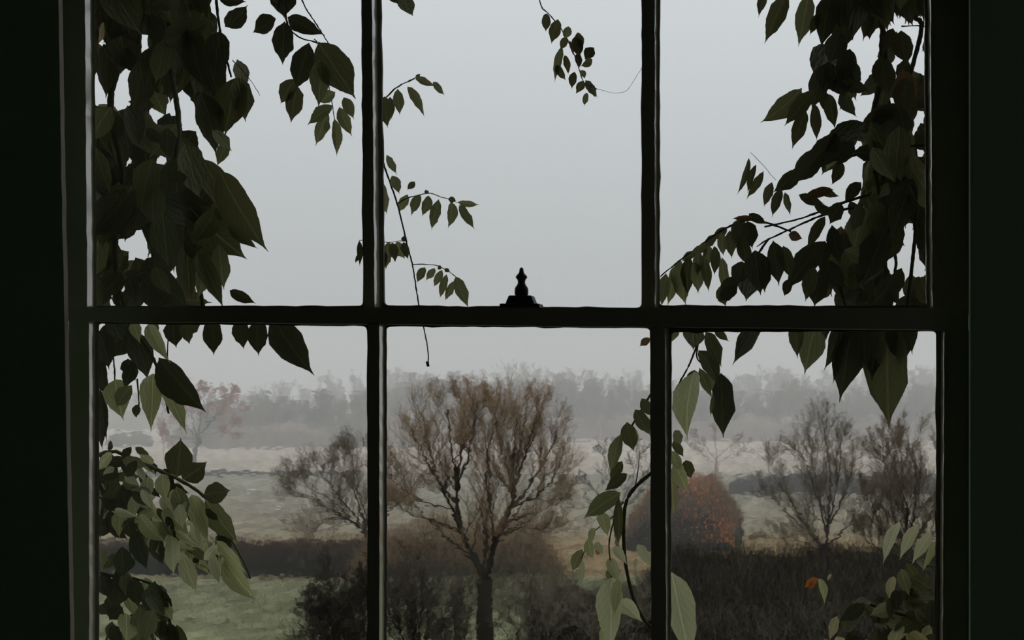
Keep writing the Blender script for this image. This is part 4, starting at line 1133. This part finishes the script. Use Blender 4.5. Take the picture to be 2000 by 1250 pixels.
# arching shoot to the middle of the right pane
H = Vine('arching_shoot', 'arching shoot of drooping leaflets just above the meeting rail at the right', at(1500, 470, 2.45))
H.stem([(1545, 452), (1500, 436), (1461, 430), (1410, 450), (1360, 485), (1320, 515), (1290, 540)], .002, .001, 2.44, n=26)
H.stem([(1500, 468), (1470, 510), (1440, 545), (1410, 580)], .002, .001, 2.46)
H.leaves([(1301, 534, 1293, 600, 22, 'olive'), (1330, 508, 1326, 602, 32, 'olive'), (1355, 511, 1369, 575, 28, 'olive'), (1376, 502, 1384, 572, 20, 'olive'), (1410, 502, 1420, 580, 20, 'olive'), (1315, 520, 1310, 600, 24, 'olive'), (1345, 500, 1342, 580, 26, 'mid'), (1395, 480, 1400, 540, 20, 'mid'),
          (1455, 428, 1425, 460, 22, 'mid'), (1470, 425, 1430, 427, 12, 'brown'), (1440, 432, 1450, 490, 36), (1460, 432, 1470, 485, 34), (1420, 445, 1390, 470, 18, 'mid'), (1400, 460, 1372, 488, 18, 'mid'), (1380, 475, 1350, 500, 18, 'mid'), (1360, 490, 1330, 512, 16, 'mid'), (1425, 450, 1428, 505, 24, 'mid'), (1448, 460, 1462, 520, 28, 'mid'),
          (1410, 455, 1412, 500, 20, 'olive'), (1385, 480, 1380, 525, 20, 'olive'), (1365, 490, 1360, 540, 20, 'olive'), (1450, 510, 1440, 560, 34), (1430, 540, 1420, 590, 34), (1470, 520, 1460, 590, 44), (1480, 500, 1500, 570, 40), (1440, 560, 1400, 590, 26), (1405, 560, 1418, 600, 22, 'mid')], 2.42, .05)

# fringe below the rail at the right
J = Vine('leaf_fringe', 'large pointed dark leaves hanging below the meeting rail in the right lower pane', at(1660, 560, 2.35))
J.stem([(1640, 560), (1660, 620), (1690, 650)], .003, .002, 2.4)
J.leaves([(1737, 612, 1732, 842, 88, 'mid'), (1667, 610, 1647, 790, 64), (1597, 620, 1567, 731, 54, 'olive'), (1553, 615, 1557, 700, 30, 'mid'), (1490, 612, 1434, 715, 36), (1698, 610, 1675, 735, 56), (1640, 600, 1628, 730, 40), (1715, 600, 1700, 745, 60), (1765, 600, 1784, 690, 36), (1650, 650, 1626, 752, 16), (1690, 600, 1690, 720, 60), (1755, 600, 1765, 720, 60), (1610, 600, 1612, 665, 28)], 2.30, .04)

# hanging twig in the right lower pane
N_ = Vine('hanging_twig', 'hanging twig with one dark and one pale leaf beside the right glazing bar', at(1372, 600, 2.35))
N_.stem([(1380, 600), (1368, 655), (1345, 715), (1315, 768)], .0022, .0012, 2.36)
N_.stem([(1366, 660), (1362, 700), (1390, 722), (1406, 732)], .0014, .001, 2.34)
N_.leaves([(1356, 630, 1352, 684, 42, 'mid'), (1320, 632, 1313, 672, 18, 'olive'), (1378, 648, 1414, 716, 30, 'mid'), (1395, 640, 1424, 668, 16, 'mid'), (1364, 684, 1412, 748, 34, 'mid'), (1408, 728, 1418, 860, 47, 'dark'), (1388, 700, 1398, 780, 26, 'olive'), (1366, 718, 1390, 778, 20, 'olive'), (1394, 770, 1388, 815, 8, 'olive'),
           (1357, 726, 1328, 840, 46, 'light'), (1357, 722, 1352, 760, 24, 'mid')], 2.31, .03)

# strand in the middle pane beside the right glazing bar
Q = Vine('leafy_strand', 'long strand of pale autumn leaves hanging beside the right glazing bar', at(1290, 740, 2.4))
Q.stem([(1290, 740), (1262, 785), (1235, 830), (1212, 865), (1196, 905)], .0022, .0012, 2.38, 'green_stem')
Q.stem([(1300, 905), (1265, 930), (1238, 955), (1222, 985), (1218, 1040), (1222, 1100), (1236, 1165), (1255, 1205), (1285, 1245), (1300, 1290)], .0034, .0026, 2.42, n=40)
Q.stem([(1300, 640), (1285, 650), (1269, 661)], .001, .0007, 2.36)
Q.stem([(1240, 952), (1246, 920), (1250, 880)], .0012, .0005, 2.42)
Q.stem([(1218, 980), (1205, 1000), (1190, 1060), (1195, 1130), (1188, 1230)], .0016, .001, 2.38, 'green_stem')
Q.stem([(1210, 1000), (1160, 1040), (1136, 1090)], .0012, .0008, 2.38, 'green_stem')
Q.leaves([(1253, 778, 1276, 814, 22, 'mid'), (1240, 800, 1273, 850, 28, 'mid'), (1225, 824, 1237, 884, 32, 'mid'), (1238, 835, 1245, 875, 14, 'light'), (1213, 848, 1189, 927, 26, 'olive'), (1215, 900, 1190, 940, 22, 'mid'), (1225, 925, 1180, 960, 22, 'mid'), (1213, 962, 1136, 1012, 36, 'olive'), (1173, 998, 1190, 1044, 24, 'light'), (1209, 970, 1205, 1076, 20, 'mid'),
          (1148, 1052, 1157, 1092, 20, 'light'), (1164, 1058, 1177, 1082, 15, 'pale'), (1170, 1070, 1166, 1086, 10, 'orange'), (1138, 1072, 1114, 1120, 22, 'olive'), (1138, 1094, 1134, 1151, 13, 'pale'), (1200, 1066, 1223, 1098, 18, 'pale'), (1246, 1063, 1272, 1105, 20, 'pale'), (1242, 1090, 1240, 1112, 8, 'pale'), (1190, 1088, 1207, 1132, 22, 'light'), (1195, 1126, 1184, 1258, 50, 'pale'), (1208, 1130, 1200, 1200, 22, 'light'),
          (1209, 1172, 1249, 1207, 30, 'pale'), (1178, 1220, 1186, 1275, 20, 'light'), (1312, 1118, 1354, 1280, 58, 'pale'), (1313, 940, 1316, 1010, 24, 'yellow'), (1340, 898, 1350, 937, 26, 'mid'), (1318, 900, 1341, 962, 30, 'light'), (1318, 840, 1332, 870, 20, 'olive'), (1315, 860, 1336, 892, 18, 'mid'), (1312, 880, 1330, 925, 22, 'light'), (1325, 925, 1318, 960, 18, 'mid'),
          (1160, 1030, 1150, 1062, 14, 'light'), (1269, 660, 1249, 677, 15, 'brown'), (1195, 1108, 1188, 1140, 16, 'olive')], 2.36, .03)

# spray in the lower right corner
U = Vine('corner_spray', 'leafy spray with three upright pale leaves in the corner of the right lower pane', at(1850, 1110, 2.4))
U.stem([(1860, 1118), (1826, 1107), (1780, 1098), (1743, 1080)], .002, .0012, 2.4, 'green_stem')
U.stem([(1850, 1250), (1790, 1180), (1760, 1120), (1745, 1082)], .002, .001, 2.42, 'green_stem')
U.stem([(1860, 1230), (1760, 1200), (1690, 1180), (1650, 1200), (1628, 1250)], .003, .0015, 2.4)
U.stem([(1672, 1162), (1648, 1130), (1620, 1118), (1598, 1132)], .0006, .0005, 2.4, 'green_stem')
U.leaves([(1757, 1018, 1722, 1092, 22, 'pale'), (1792, 1024, 1757, 1089, 24, 'pale'), (1819, 1040, 1782, 1098, 24, 'pale'), (1828, 1060, 1806, 1106, 16, 'light'), (1745, 1125, 1735, 1170, 19, 'yellow'), (1598, 1130, 1570, 1147, 17, 'orange'), (1592, 1134, 1580, 1152, 12, 'orange'), (1600, 1130, 1615, 1171, 16, 'light'), (1623, 1120, 1616, 1134, 7, 'light'),
          (1635, 1203, 1619, 1252, 20, 'yellow'), (1700, 1175, 1655, 1200, 34, 'mid'), (1690, 1180, 1640, 1215, 28, 'dark'), (1740, 1190, 1700, 1215, 34, 'dark'), (1760, 1110, 1775, 1165, 26, 'olive'), (1770, 1100, 1800, 1140, 24, 'mid'), (1790, 1095, 1822, 1112, 18, 'mid'), (1780, 1125, 1822, 1150, 28, 'mid'), (1765, 1140, 1790, 1190, 30, 'mid'), (1750, 1150, 1752, 1195, 24, 'dark'),
          (1760, 1220, 1740, 1270, 26, 'light'), (1790, 1215, 1772, 1262, 24, 'yellow'), (1815, 1220, 1800, 1265, 22, 'light')], 2.37, .04)
U.fill([(1640, 1195), (1700, 1175), (1760, 1150), (1800, 1120), (1840, 1130), (1840, 1290), (1620, 1290)], [(1690, 1235, 8)], 55, (36, 66), (.38, .52), 2.32, 2.5, [('dark', 5), ('mid', 4), ('olive', 2), ('light', 1), ('yellow', .4)], (80, 60))

bpy.context.view_layer.update()
